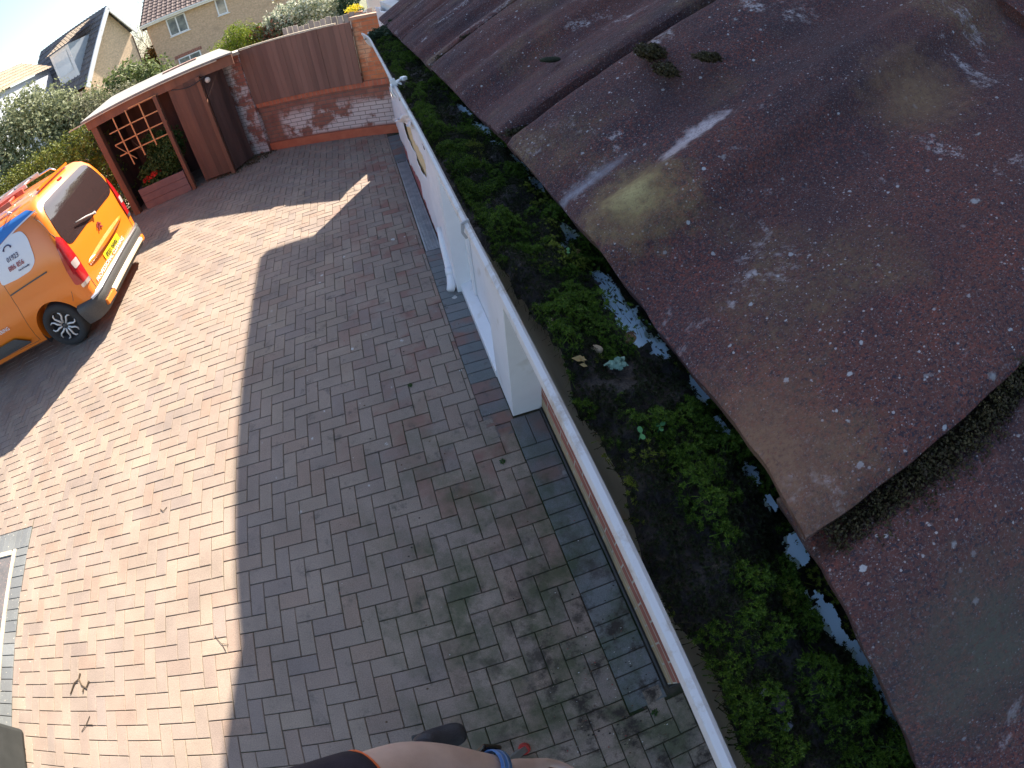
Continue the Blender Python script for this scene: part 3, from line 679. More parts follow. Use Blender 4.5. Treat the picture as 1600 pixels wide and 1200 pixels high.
# behind the fence
bush('golden_conifer', (-1.55, 9.6, -.03), [(0, 0, 1.2, .5, .45, 1.0), (.25, 0, 2.0, .38, .4, .42), (-.25, 0, 1.95, .32, .35, .30), (.05, .05, 2.25, .25, .28, .25)], 12000, .028, leafmat('golden_leaf', [(.05, .10, .01), (.16, .24, .02), (.34, .38, .03), (.10, .16, .02)]), 'yellow green conifer bush above the left end of the fence', seed=41, aspect=.3)
bush('photinia_shrub', (-.75, 9.7, -.03), [(0, 0, 1.3, .6, .4, .95), (.2, .0, 2.02, .40, .35, .32), (-.30, 0, 2.08, .30, .3, .24)], 9000, .035, leafmat('photinia_leaf', [(.06, .08, .03), (.14, .16, .07), (.32, .34, .22), (.10, .12, .05), (.42, .13, .09), (.12, .14, .06)]), 'red tipped shrub behind the fence between the conifer and the variegated bush', seed=43)
bush('variegated_shrub', (.05, 9.7, -.03), [(0, 0, 1.4, .75, .4, 1.1), (.2, 0, 2.35, .48, .4, .35), (-.45, 0, 2.25, .45, .35, .34), (.55, 0, 1.9, .4, .35, .55), (-.8, .1, 2.1, .35, .3, .3)], 15000, .033, leafmat('variegated_leaf', [(.10, .15, .07), (.6, .62, .45), (.75, .76, .62), (.16, .22, .12), (.5, .52, .38)]), 'white and green variegated bush behind the picket fence', seed=45, aspect=.5)
bush('dark_conifer', (.78, 9.4, -.03), [(0, 0, 1.2, .32, .32, 1.15), (0, 0, 2.1, .24, .24, .45), (.1, 0, 1.7, .28, .25, .5)], 6000, .03, leafmat('conifer_leaf', [(.012, .035, .02), (.03, .07, .04), (.05, .1, .055)]), 'narrow dark green conifer at the right end of the picket fence', seed=47)

# ------------------------------------------------------------------ FAR HOUSES
ZB = -1.08
tanb = brickmat('buff_house_brick', [(0.66, 0.46, 0.31), (0.58, 0.39, 0.26)], (0.52, 0.44, 0.35), stain=(0.50, .34, .23), stain_s=.6, stain_t=.62)
def ribbed(name, m, parent, P, nx=1):
    pass
def roofmat(name, c1, c2, c3, pitch):
    """ribbed interlocking tiles: ridges run down the slope, colour from the tile itself"""
    m = bpy.data.materials.new(name); m.use_nodes = True; t = m.node_tree; N = t.nodes; L = t.links; b = N['Principled BSDF']; b.inputs['Roughness'].default_value = .85
    uv = N.new('ShaderNodeUVMap'); nz = N.new('ShaderNodeTexNoise'); nz.inputs['Scale'].default_value = 3; nz.inputs['Detail'].default_value = 6; L.new(uv.outputs[0], nz.inputs['Vector'])
    cr = N.new('ShaderNodeValToRGB'); cr.color_ramp.elements[0].color = (*c1, 1); cr.color_ramp.elements[1].color = (*c2, 1); cr.color_ramp.elements[0].position = .35; cr.color_ramp.elements[1].position = .65
    L.new(nz.outputs['Fac'], cr.inputs[0]); L.new(cr.outputs[0], b.inputs['Base Color'])
    return m
def tiled_slope(name, m, parent, A, B, C_, D, pitch=.30, course=.34):
    """roof slope A-B eave, D-C ridge; real ribs across and stepped courses as geometry"""
    A, B, C_, D = map(Vector, (A, B, C_, D)); nrm = (B - A).cross(D - A).normalized()
    if nrm.z < 0: nrm = -nrm
    L0 = (B - A).length; nx = max(2, int(L0 / pitch)) * 6; ny = max(2, int((D - A).length / course)); b = MB(); idx = {}
    for j in range(ny * 2 + 1):
        row = j // 2; t = (row + (j % 2)) / ny if j < ny * 2 else 1.0
        up = 0.04 if j % 2 == 0 else 0.0
        t = min(1, t)
        for i in range(nx + 1):
            s = i / nx; q = A.lerp(B, s).lerp(D.lerp(C_, s), t)
            rib = max(0, math.sin(i / 6 * 2 * math.pi)) * .035
            idx[i, j] = len(b.v); b.v.append(tuple(q + nrm * (rib + up)))
    for j in range(ny * 2):
        for i in range(nx):
            b.f.append((idx[i, j], idx[i + 1, j], idx[i + 1, j + 1], idx[i, j + 1])); b.u.append([(i * .05, j * .17), (i * .05 + .05, j * .17), (i * .05 + .05, j * .17 + .17), (i * .05, j * .17 + .17)])
    return b.build(name, m, parent)
rt1 = roofmat('grey_brown_tiles', (0.13, .12, .125), (.20, .185, .18), None, .3)
rt2 = roofmat('sandy_tiles', (0.36, .28, .20), (.46, .37, .27), None, .3)
rt3 = roofmat('plum_tiles', (0.11, .08, .08), (.16, .12, .11), None, .3)
h1 = empty('gabled_house', (0, 0, 0), label='sunlit cream brick gable end house with a steep grey tiled roof and dormer', cat='house')
ax = Vector((-11.33, 26.73, 6.03)); gv = Vector((.45, .893, 0)).normalized(); rv = Vector((-.893, .45, 0)).normalized()
pR = ax + gv * 1.25; pR.z = 4.15; pL = ax - gv * 3.0; pL.z = 2.55
GW = [ax + Vector((0, 0, -.12)), pL + Vector((0, 0, -.12)), Vector((pL.x, pL.y, ZB)), Vector((pR.x, pR.y, ZB)), pR + Vector((0, 0, -.12))]
b = MB()
fr = [p + rv * .28 for p in GW]; bk = [p + rv * 7.3 for p in GW]
def guv(p): return ((p - ax).dot(gv), p.z)
b.face(fr, [guv(p) for p in fr]); b.face(bk[::-1], [guv(p) for p in bk[::-1]])
for i in (1, 3):
    a_, c_ = fr[i], fr[(i + 1) % 5]; b.face([a_, c_, bk[(i + 1) % 5], bk[i]], [(0, a_.z), (0, c_.z), (7, c_.z), (7, a_.z)])
b.build('wall', brickmat('cream_house_brick', [(0.74, 0.54, 0.36), (0.66, 0.47, 0.31)], (0.5, 0.44, 0.34)), h1)
tiled_slope('roof', rt1, h1, pL - rv * .02, pL + rv * 7.5, ax + rv * 7.5, ax - rv * .02)
tiled_slope('roof', rt1, h1, pR + rv * 7.5, pR - rv * .02, ax - rv * .02, ax + rv * 7.5)
b = MB(); b.bar(ax - rv * .06 + Vector((0, 0, -.1)), pL - rv * .06 + Vector((0, 0, -.1)), .08, .26); b.bar(ax - rv * .06 + Vector((0, 0, -.1)), pR - rv * .06 + Vector((0, 0, -.1)) + gv * .12, .08, .26)
b.build('bargeboard', white, h1)
q = pR + rv * .3; MB().tube([(q.x, q.y, q.z - .2), (q.x, q.y, ZB)], .06, 8).build('downpipe', mat('brown_pipe', (.16, .1, .07)), h1)
# dormer on the long slope
dn = empty('dormer', (0, 0, 0)); dn.parent = h1
c = ax.lerp(pL, .55) + rv * 2.0; out = -gv
hw_ = 1.0
f0 = c + out * .75; 
w3 = [f0 - rv * hw_, f0 + rv * hw_]
b = MB(); zt, zb = c.z + .95, c.z - .9
back = ax.lerp(pL, .2) + rv * 2.0
cheeks_ = mat('blue_grey_boards', (.36, .40, .46), (.42, .46, .5), 4, .8)
for s in (-1, 1):
    p0, p1 = f0 + rv * hw_ * s, back + rv * hw_ * s
    MB().face([(p0.x, p0.y, zb), (p1.x, p1.y, zb), (p1.x, p1.y, zt), (p0.x, p0.y, zt)]).build('cheek', cheeks_, dn)
a0, a1 = f0 - rv * hw_, f0 + rv * hw_
MB().face([(a0.x, a0.y, zb), (a1.x, a1.y, zb), (a1.x, a1.y, zt), (a0.x, a0.y, zt)]).build('front', white, dn)
wq = f0 + out * .03; b = MB(); b.face([tuple(wq - rv * .7 + Vector((0, 0, zb - f0.z + .45))), tuple(wq + rv * .7 + Vector((0, 0, zb - f0.z + .45))), tuple(wq + rv * .7 + Vector((0, 0, zt - f0.z - .2))), tuple(wq - rv * .7 + Vector((0, 0, zt - f0.z - .2)))])
b.build('window', mat('bright_glass', (.7, .74, .78), rough=.08), dn)
f1 = f0 + out * .2
tiled_slope('roof', rt2, dn, (f1 - rv * 1.15) + Vector((0, 0, zt - f1.z)), (f1 + rv * 1.15) + Vector((0, 0, zt - f1.z)), back + rv * 1.15 + Vector((0, 0, zt + .75 - back.z)), back - rv * 1.15 + Vector((0, 0, zt + .75 - back.z)), course=.4)

h1b = empty('white_house', (-1.4, 0, 0), label='white rendered house wing with a sandy tiled roof at the far left', cat='house')
tiled_slope('roof', rt2, h1b, (-14.5, 27.2, 4.55), (-14.1, 17.0, 4.55), (-15.8, 17.0, 5.75), (-16.3, 27.2, 5.75))
tiled_slope('roof', rt2, h1b, (-18.4, 17.0, 4.15), (-19, 27.2, 4.15), (-16.3, 27.2, 5.75), (-15.8, 17.0, 5.75))
b = MB(); b.quadwall((-14.7, 27.0), (-14.3, 17.3), ZB, 4.55).quadwall((-14.3, 17.3), (-18.2, 17.3), ZB, 4.2).quadwall((-18.2, 17.3), (-18.7, 27), ZB, 4.2).quadwall((-18.7, 27.0), (-14.7, 27), ZB, 4.2)
b.face([(-14.3, 17.3, 4.2), (-15.8, 17.3, 5.7), (-18.2, 17.3, 4.2)])
b.build('wall', mat('shade_blue_render', (.42, .46, .54), (.48, .51, .58), 2, .9), h1b)  # white wall, its bluish shade is put into the base colour
b = MB(); b.bar((-14.38, 19.55, 3.3), (-14.41, 20.15, 3.9), .05, .12).bar((-14.41, 20.15, 3.3), (-14.38, 19.55, 3.9), .05, .12)
b.build('wall_tie', mat('rust_red', (.25, .06, .05)), h1b)

h2 = empty('brick_house', (0, 0, 0), label='buff brick house with white windows and a dark roof beyond the shed', cat='house')
A2 = Vector((-10.5, 29.2, 0)); d2 = Vector((.9326, .3609, 0)); n2 = Vector((.3609, -.9326, 0))
B2 = A2 + d2 * 13.0; A2b = A2 - n2 * 8; B2b = B2 - n2 * 8
b = MB()
for p, q_, u0 in ((A2, B2, 0), (B2, B2b, 0), (B2b, A2b, 0), (A2b, A2, 0)): b.quadwall((p.x, p.y), (q_.x, q_.y), ZB, 4.15)
b.build('wall', tanb, h2)
def H2(s, z, off=0.0): p = A2 + d2 * s + n2 * off; return (p.x, p.y, z)
e0, e1 = Vector(H2(-.35, 4.25, .35)), Vector(H2(13.3, 4.25, .35)); r0, r1 = Vector(H2(1.0, 7.2, -4)), Vector(H2(13.3, 7.2, -4)); k0, k1 = Vector(H2(-.35, 4.25, -8.3)), Vector(H2(13.3, 4.25, -8.3))
tiled_slope('roof', rt3, h2, e0, e1, r1, r0); tiled_slope('roof', rt3, h2, k0, e0, r0 + Vector((.01, 0, 0)), r0); tiled_slope('roof', rt3, h2, k1, k0, r0, r1)
b = MB(); b.bar(H2(-.37, 4.16, .37), H2(13.3, 4.16, .37), .04, .2); b.bar(H2(-.37, 4.16, .37), H2(-.37, 4.16, -8.3), .04, .2); b.build('fascia_board', white, h2)
b = MB(); b.bar(H2(-.37, 4.22, .45), H2(13.3, 4.22, .45), .12, .09); b.build('gutter', white, h2)
def window(s0, s1, z0, z1, mull=1, head=False):
    f = MB(); w = s1 - s0; fw = .07
    f.bar(H2(s0, z0 + fw / 2, .03), H2(s1, z0 + fw / 2, .03), .08, fw).bar(H2(s0, z1 - fw / 2, .03), H2(s1, z1 - fw / 2, .03), .08, fw)
    for k in range(mull + 2):
        s = s0 + fw / 2 + (w - fw) * k / (mull + 1); f.bar(H2(s, z0 + fw + .001, .03), H2(s, z1 - fw - .001, .03), .08, fw, up=n2)
    f = f.build('window', white, h2)
    g_ = MB(); g_.face([H2(s0, z0, .01), H2(s1, z0, .01), H2(s1, z1, .01), H2(s0, z1, .01)]); g_.build('pane', gl2, f)
    MB().bar(H2(s0 - .08, z0 - .03, .06), H2(s1 + .08, z0 - .03, .06), .14, .05).build('sill', white, f)
    if head: MB().bar(H2(s0 - .15, z1 + .11, .012), H2(s1 + .15, z1 + .11, .012), .02, .2).build('lintel', redbrick, f)
gl2 = mat('house_glass', (.12, .14, .15), (.3, .32, .3), 2, rough=.08, spec=.8)
window(1.1, 2.25, 2.93, 4.04); window(4.1, 4.72, 3.05, 4.1, 0); window(1.05, 2.45, .35, 1.50, 1, True); window(7.5, 8.8, 2.93, 4.04); window(7.4, 9.0, .35, 1.5, 1, True)

# trees between the houses
bark = mat('grey_bark', (.16, .12, .09), (.22, .17, .13), 8, .9, .5, 40)
def bare_tree(loc, H, label, seed):
    g = random.Random(seed); e = empty('bare_tree', loc, label=label, cat='tree')
    b = MB()
    def br(p, d, l, r, depth):
        q = p + d * l; b.tube([p, p.lerp(q, .5) + Vector((g.uniform(-1, 1), g.uniform(-1, 1), 0)) * l * .05, q], [r, r * .8, r * .6], 5, cap=False)
        if depth == 0: return
        for k in range(3 if depth > 1 else 4):
            nd = (d + Vector((g.uniform(-1, 1), g.uniform(-1, 1), g.uniform(-.2, .7))) * .62).normalized(); br(q, nd, l * g.uniform(.55, .8), r * .55, depth - 1)
    br(Vector((0, 0, 0)), Vector((0, 0, 1)), H * .32, H * .018, 5)
    b.build('trunk', bark, e)
    leaves('crown', [(0, 0, H * .68, H * .26, H * .26, H * .3)], 3200, .035, leafmat('bud_leaf_%d' % seed, [(.10, .085, .06), (.15, .125, .085), (.12, .11, .07)], trans=.1), e, seed=seed, inner=.2)
bare_tree((-12.6, 38, -1.1), 8.6, 'tall bare brown tree in the gap between the two houses', 3)
bare_tree((-15.2, 39, -1.1), 6.6, 'lower bare tree left of the tall one behind the gable', 5)
bush('autumn_shrub', (-11.6, 31, -1.1), [(0, 0, 2.0, 1.0, 1.0, 1.4), (.3, 0, 3.3, .8, .7, .7), (-.6, 0, 2.9, .6, .6, .6)], 5000, .09, leafmat('amber_leaf', [(.08, .07, .03), (.26, .18, .04), (.18, .10, .03), (.07, .07, .03)]), 'amber and brown leaved shrub between the gable house and the brick house', seed=51)
bush('blue_green_shrub', (-10.7, 27.6, -1.1), [(0, 0, 1.0, .7, .6, 1.1), (.2, 0, 2.0, .45, .5, .7)], 2500, .08, leafmat('blue_leaf', [(.02, .03, .035), (.05, .07, .08)]), 'dark blue green shrub against the corner of the brick house', seed=53)

# ------------------------------------------------------------------ ORANGE VAN (local x runs from the rear forwards, +y is its left side)
def paint(name, c, rough=.28, coat=.6, metallic=0.0):
    m = bpy.data.materials.new(name); m.use_nodes = True; b = m.node_tree.nodes['Principled BSDF']
    b.inputs['Base Color'].default_value = (*c, 1); b.inputs['Roughness'].default_value = rough; b.inputs['Coat Weight'].default_value = coat; b.inputs['Coat Roughness'].default_value = .05; b.inputs['Metallic'].default_value = metallic
    return m
orange = paint('orange_paint', (0.78, 0.20, 0.015)); blackp = mat('grey_black_plastic', (.055, .055, .055), (.075, .075, .075), 60, .55, .15, 300)
glass = paint('tinted_glass', (.035, .022, .022), .04, 1.0); chrome = paint('bright_trim', (.75, .74, .74), .18, .3, .9)
redl = paint('red_lens', (.42, .012, .015), .12, 1.0); tyre = mat('tyre_rubber', (.022, .022, .024), (.03, .03, .03), 30, .8, .2, 100)
alloy = paint('alloy_grey', (.72, .71, .69), .35, .2, .3); sticker = paint('white_sticker', (.72, .72, .76), .4, .2); bluep = paint('blue_sticker', (.03, .18, .50), .35, .3)
yel = paint('plate_yellow', (.85, .68, .02), .4, .1); ink = paint('dark_ink', (.05, .05, .12), .5, 0); redink = paint('red_ink', (.35, .05, .06), .5, 0); whiteink = paint('white_ink', (.85, .85, .85), .4, 0)
van = empty('van', (-2.93, 4.665, 0), math.pi, label='bright orange van with grey bumper and lettering parked at the left of the drive', cat='van', )
PR = [(.20, .78), (.26, .87), (.40, .905), (.60, .92), (.80, .922), (.95, .915), (1.08, .90), (1.20, .88), (1.35, .85), (1.50, .81), (1.62, .765), (1.71, .70), (1.77, .60), (1.80, .42), (1.815, .2), (1.82, 0.0)]
def Wz(z):
    for (z0, w0), (z1, w1) in zip(PR, PR[1:]):
        if z0 <= z <= z1: return w0 + (w1 - w0) * (z - z0) / (z1 - z0)
    return .78 if z < .2 else 0
def xr(z):
    return max(0, .28 - z) * .4 + (0 if z < .95 else (z - .95) ** 2 * .22) + max(0, z - 1.66) * .55
def topz(x):
    K = [(0, 1.82), (2.7, 1.82), (2.95, 1.79), (3.15, 1.66), (3.5, 1.33), (3.68, 1.16), (3.8, 1.10), (4.15, 1.0), (4.33, .86), (4.42, .70)]
    for (a, z0), (c, z1) in zip(K, K[1:]):
        if a <= x <= c: return z0 + (z1 - z0) * (x - a) / (c - a)
    return .7
ST = [(0, .86), (.008, .905), (.025, .95), (.06, .98), (.12, .995), (.2, 1), (.3, 1), (.6, 1), (1.0, 1), (1.5, 1), (2, 1), (2.5, 1), (2.7, 1), (2.95, 1), (3.15, 1), (3.35, 1), (3.5, 1), (3.68, .995), (3.8, .99), (4.0, .97), (4.15, .94), (4.3, .86), (4.38, .76), (4.42, .62)]
b = MB(); ring = []
for x, sc in ST:
    r_ = []
    tz = topz(x)
    for sgn in (1, -1):
        rr = PR if sgn == 1 else PR[-2::-1]
        for z, w in rr:
            z2 = z if z < .95 or tz > 1.81 else .95 + (z - .95) * max(.02, (tz - .95)) / .87 if tz > .95 else min(z, tz)
            if tz <= .95 and z > tz: z2 = tz - (0.0)
            xx = x + xr(z) * max(0, 1 - x / .6)
            r_.append(len(b.v)); b.v.append((xx, sgn * w * sc, z2))
    ring.append(r_)
n = len(ring[0])
for a_, c_ in zip(ring, ring[1:]):
    for k in range(n):
        b.f.append((a_[k], a_[(k + 1) % n], c_[(k + 1) % n], c_[k])); b.u.append([(0, 0)] * 4)
half = len(PR)
def cap(r_):
    for k in range(half - 1):
        l0, l1 = r_[k], r_[k + 1]; m0 = r_[(n - k) % n] if k else r_[n - 1]
        # mirrored index : ring goes up the left side, then down the right side
        ri = lambda q: r_[(2 * (half - 1) - q)] if q < half - 1 else r_[half - 1]
        f = [l0, l1, ri(k + 1), ri(k)]
        f = list(dict.fromkeys(f))
        if len(f) >= 3: b.f.append(tuple(f)); b.u.append([(0, 0)] * len(f))
cap(ring[0]); cap(ring[-1])
body = b.build('body', orange, merge=True)
def cyl(name, c, r, hh, n=40):
    m_ = MB(); m_.prism([(c[0] + r * math.cos(2 * math.pi * i / n), c[2] + r * math.sin(2 * math.pi * i / n)) for i in range(n)], lambda a, q: (a, c[1] - hh, q), lambda a, q: (a, c[1] + hh, q)); return m_.build(name, rubber, merge=True)
cut(body, [cyl('cutter', (cx, s * .92, .335), .385, .26) for cx in (.66, 3.46) for s in (1, -1)] )
body.parent = van; body.name = 'body'; body.data.materials.clear(); body.data.materials.append(orange)
smooth_angle(body, 35)
# arch liners
for cx in (.66, 3.46):
    for s in (1, -1):
        b = MB()
        pts = [(cx + .386 * math.cos(a), .335 + .386 * math.sin(a)) for a in np.linspace(-.35, math.pi + .35, 26)]
        for (x0, z0), (x1, z1) in zip(pts, pts[1:]): b.face([(x0, s * .905, z0), (x1, s * .905, z1), (x1, s * .60, z1), (x0, s * .60, z0)])
        b.face([(x, s * .60, z) for x, z in pts])
        b.build('wheel_arch', blackp, van)
def side(x, z, e=.004, s=1): return (x, s * (Wz(z) + e), z)
def side_patch(name, poly, m, e=.004, nx=14, s=1, parent=van):
    """patch that follows the body side: polygon in (x,z) sampled finely"""
    bm = bmesh.new(); vs = [bm.verts.new((x, 0, z)) for x, z in poly]; bm.faces.new(vs)
    for axis, lo, hi in ((0, min(p[0] for p in poly), max(p[0] for p in poly)), (2, min(p[1] for p in poly), max(p[1] for p in poly))):
        for k in range(1, nx):
            co = [0, 0, 0]; co[axis] = lo + (hi - lo) * k / nx; no = [0, 0, 0]; no[axis] = 1
            bmesh.ops.bisect_plane(bm, geom=bm.verts[:] + bm.edges[:] + bm.faces[:], plane_co=co, plane_no=no)
    for v in bm.verts: v.co.y = s * (Wz(v.co.z) * min(1, 1 if v.co.x > .12 else .95 + .4 * v.co.x) + e)
    me = bpy.data.meshes.new(name); bm.to_mesh(me); bm.free(); me.materials.append(m)
    for p in me.polygons: p.use_smooth = True
    o = bpy.data.objects.new(name, me); col.objects.link(o); o.parent = parent; return o
def rear_patch(name, poly, m, e=.006, nx=14, parent=van):
    bm = bmesh.new(); vs = [bm.verts.new((0, y, z)) for y, z in poly]; bm.faces.new(vs)
    for axis, lo, hi in ((1, min(p[0] for p in poly), max(p[0] for p in poly)), (2, min(p[1] for p in poly), max(p[1] for p in poly))):
        for k in range(1, nx):
            co = [0, 0, 0]; co[axis] = lo + (hi - lo) * k / nx; no = [0, 0, 0]; no[axis] = 1
            bmesh.ops.bisect_plane(bm, geom=bm.verts[:] + bm.edges[:] + bm.faces[:], plane_co=co, plane_no=no)
    for v in bm.verts:
        y, z = v.co.y, v.co.z; f = abs(y) / max(.01, Wz(z))
        x = 0
        for (x0, s0), (x1, s1) in zip(ST, ST[1:]):
            if s0 <= f <= s1: x = x0 + (x1 - x0) * (f - s0) / (s1 - s0 + 1e-9)
        if f > .995: x = .12
        v.co.x = x + xr(z) * max(0, 1 - x / .6) - e
    me = bpy.data.meshes.new(name); bm.to_mesh(me); bm.free(); me.materials.append(m)
    for p in me.polygons: p.use_smooth = True
    o = bpy.data.objects.new(name, me); col.objects.link(o); o.parent = parent; return o
def rounded(poly, r=.06, n=5):
    out = []; N_ = len(poly)
    for i in range(N_):
        p0, p1, p2 = Vector(poly[i - 1]), Vector(poly[i]), Vector(poly[(i + 1) % N_])
        a = p1 + (p0 - p1).normalized() * min(r, (p0 - p1).length * .45); c = p1 + (p2 - p1).normalized() * min(r, (p2 - p1).length * .45)
        for k in range(n + 1):
            t = k / n; q = a.lerp(p1, t).lerp(p1.lerp(c, t), t); out.append((q.x, q.y))
    return out
rg = rear_patch('rear_window', rounded([(-.70, 1.12), (.70, 1.12), (.735, 1.32), (.62, 1.685), (-.62, 1.685), (-.735, 1.32)], .13), glass)
b = MB(); b.tube([(-.028, -.02, 1.145), (-.032, .16, 1.20), (-.020, .40, 1.26)], [.012, .012, .007], 6).lathe([(.001, -.03), (.024, -.03), (.02, 0), (.001, 0)], 'X', (-.012, -.03, 1.14), 10)
b.build('wiper', mat('wiper_grey', (.35, .33, .32), rough=.5), van, smooth=True)
for s in (1, -1):
    tl = rear_patch('tail_light', rounded([(s * .735, 1.27), (s * .80, 1.34), (s * .862, 1.22), (s * .915, .72), (s * .745, .70), (s * .725, .95)], .03), redl, e=.014)
    side_patch('lens_side', rounded([(.04, .74), (.095, .74), (.09, .95), (.065, 1.18), (.045, 1.22)], .03), redl, e=.008, nx=8, s=s, parent=tl)
    rear_patch('clear_lens', rounded([(s * .755, .90), (s * .86, .90), (s * .865, 1.0), (s * .75, 1.0)], .02), paint('clear_lens', (.5, .42, .40), .12, 1), e=.019, nx=5, parent=tl)
    rear_patch('reflector', rounded([(s * .755, .665), (s * .90, .665), (s * .90, .715), (s * .755, .715)], .012), chrome, e=.016, nx=5, parent=van)
    # handle rail, lower pad, belt line on the sides
    side_patch('door_rail', rounded([(.34, 1.045), (1.05, 1.02), (1.05, 1.038), (.34, 1.063)], .006), blackp, e=.006, nx=6, s=s)
    side_patch('side_pad', rounded([(1.28, .345), (2.6, .345), (2.6, .51), (1.48, .515), (1.28, .38)], .05), blackp, e=.03, nx=8, s=s)
    b = MB()
    for P_ in ([(1.05, 1.02), (1.06, .85), (1.13, .55), (1.17, .30)], [(1.05, 1.03), (1.06, 1.4), (1.0, 1.6)], [(.20, .70), (.24, .62), (.27, .58)], [(2.35, .3), (2.35, 1.6)], [(2.35, .34), (1.2, .30)]):
        for p_, q_ in zip(P_, P_[1:]):
            for k in range(6):
                x0, z0 = p_[0] + (q_[0] - p_[0]) * k / 6, p_[1] + (q_[1] - p_[1]) * k / 6; x1, z1 = p_[0] + (q_[0] - p_[0]) * (k + 1) / 6, p_[1] + (q_[1] - p_[1]) * (k + 1) / 6
                b.bar(side(x0, z0, .001, s), side(x1, z1, .001, s), .004, .004)
    b.build('door_seam', blackp, van)
    side_patch('side_window', rounded([(1.15, 1.14), (2.25, 1.12), (2.2, 1.58), (1.25, 1.60)], .08), glass, s=s)
    side_patch('side_window', rounded([(2.45, 1.12), (3.35, 1.10), (3.05, 1.50), (2.5, 1.58)], .06), glass, s=s)
# big pale phone-number sticker on the near side
pnl = side_patch('phone_sticker', rounded([(.385, 1.30), (.36, 1.50), (.42, 1.60), (.60, 1.625), (1.02, 1.50), (1.08, 1.18), (.80, 1.155), (.54, 1.16), (.42, 1.22)], .05), sticker, e=.006)
bl_ = side_patch('blue_sticker', rounded([(.16, 1.70), (.50, 1.655), (1.3, 1.50), (1.35, 1.66), (1.2, 1.74), (.3, 1.745)], .03), bluep, e=.006)
side_patch('white_stripe', [(.13, 1.69), (.50, 1.635), (1.02, 1.515), (1.3, 1.45), (1.3, 1.49), (.50, 1.652), (.14, 1.705)], sticker, e=.008, parent=bl_)
def side_text(name, body_, size, x, z, m, parent, wd_=1.0):
    y = Wz(z) + .016; tilt = math.atan2(Wz(z - .02) - Wz(z + size), size + .02)
    M = Matrix.Translation((x, y, z)) @ Matrix.Rotation(math.pi, 4, 'Z') @ Matrix.Rotation(math.pi / 2 + 0, 4, 'X') @ Matrix.Rotation(-tilt, 4, 'X')
    return text_mesh(name, body_, size, m, parent, M, width=wd_)
side_text('number', '01923', .085, .80, 1.375, ink, pnl); side_text('number', '886 856', .085, .84, 1.275, redink, pnl); side_text('small_print', 'Fast & Friendly', .032, .70, 1.225, ink, pnl)
b = MB(); pts = [(.72 + .07 * math.cos(a), .86, 1.50 + .05 * math.sin(a)) for a in np.linspace(.2, math.pi - .2, 12)]
pts = [(x, Wz(z) + .012, z) for x, _, z in pts]; b.tube(pts, [.014, .012] + [.008] * 8 + [.012, .014], 6); b.build('handset', ink, pnl)
side_text('side_lettering', 'GUTTERING', .075, 1.83, .66, whiteink, van)
# tailgate
M_b = None
b = MB(); N_ = 20
P = []
for i in range(N_ + 1):
    y = .60 - 1.18 * i / N_; k = math.sin(math.pi * i / N_) ** .45
    P.append([(-.006 - .0 * k, y, .80 + .03 * k + .0), (-.006 - .050 * k, y, .79 + .012 * k), (-.006 - .045 * k, y, .775 - .02 * k), (-.004, y, .765 - .03 * k)])
for i in range(N_):
    for j in range(3): b.face([P[i][j], P[i + 1][j], P[i + 1][j + 1], P[i][j + 1]])
o = b.build('tailgate_handle', orange, van, merge=True); smooth_angle(o, 60)
b = MB()
for y0 in (-.865, .865):
    pass
seam = [(-.74, 1.70), (-.80, 1.40), (-.75, 1.0), (-.735, .70), (-.74, .50), (.74, .50), (.735, .70), (.75, 1.0), (.80, 1.40), (.74, 1.70)]
def rp(y, z, e=.002):
    f = abs(y) / max(.01, Wz(z)); x = 0
    for (x0, s0), (x1, s1) in zip(ST, ST[1:]):
        if s0 <= f <= s1: x = x0 + (x1 - x0) * (f - s0) / (s1 - s0 + 1e-9)
    return (x + xr(z) * max(0, 1 - x / .6) - e, y, z)
for p_, q_ in zip(seam, seam[1:]):
    for k in range(8): b.bar(rp(p_[0] + (q_[0] - p_[0]) * k / 8, p_[1] + (q_[1] - p_[1]) * k / 8), rp(p_[0] + (q_[0] - p_[0]) * (k + 1) / 8, p_[1] + (q_[1] - p_[1]) * (k + 1) / 8), .005, .005)
b.build('tailgate_seam', blackp, van)
plate = rear_patch('number_plate', rounded([(-.26, .585), (.26, .585), (.26, .695), (-.26, .695)], .01), yel, e=.012, nx=4)
def rear_text(name, t_, size, y, z, m, parent, wd_=1.0, e=.02):
    M = Matrix.Translation((-e, y, z)) @ Matrix(((0, 0, -1, 0), (-1, 0, 0, 0), (0, 1, 0, 0), (0, 0, 0, 1)))
    return text_mesh(name, t_, size, m, parent, M, width=wd_)
rear_text('plate_characters', 'FD21 NHN', .092, .215, .607, paint('plate_ink', (.02, .02, .02), .5, 0), plate, .86)
rear_text('rear_lettering', 'PROFESSIONAL CLEANING', .075, .66, .545, whiteink, van, 1.12, e=.012)
b = MB()   # two stacked chevrons
for dz in (0, .045):
    b.bar((-.012, .055, .925 + dz), (-.012, .004, .972 + dz), .02, .012, up=(1, 0, 0)).bar((-.012, -.055, .925 + dz), (-.012, -.004, .972 + dz), .02, .012, up=(1, 0, 0))
b.build('emblem', paint('emblem_dark', (.25, .05, .05), .3, .5), van)
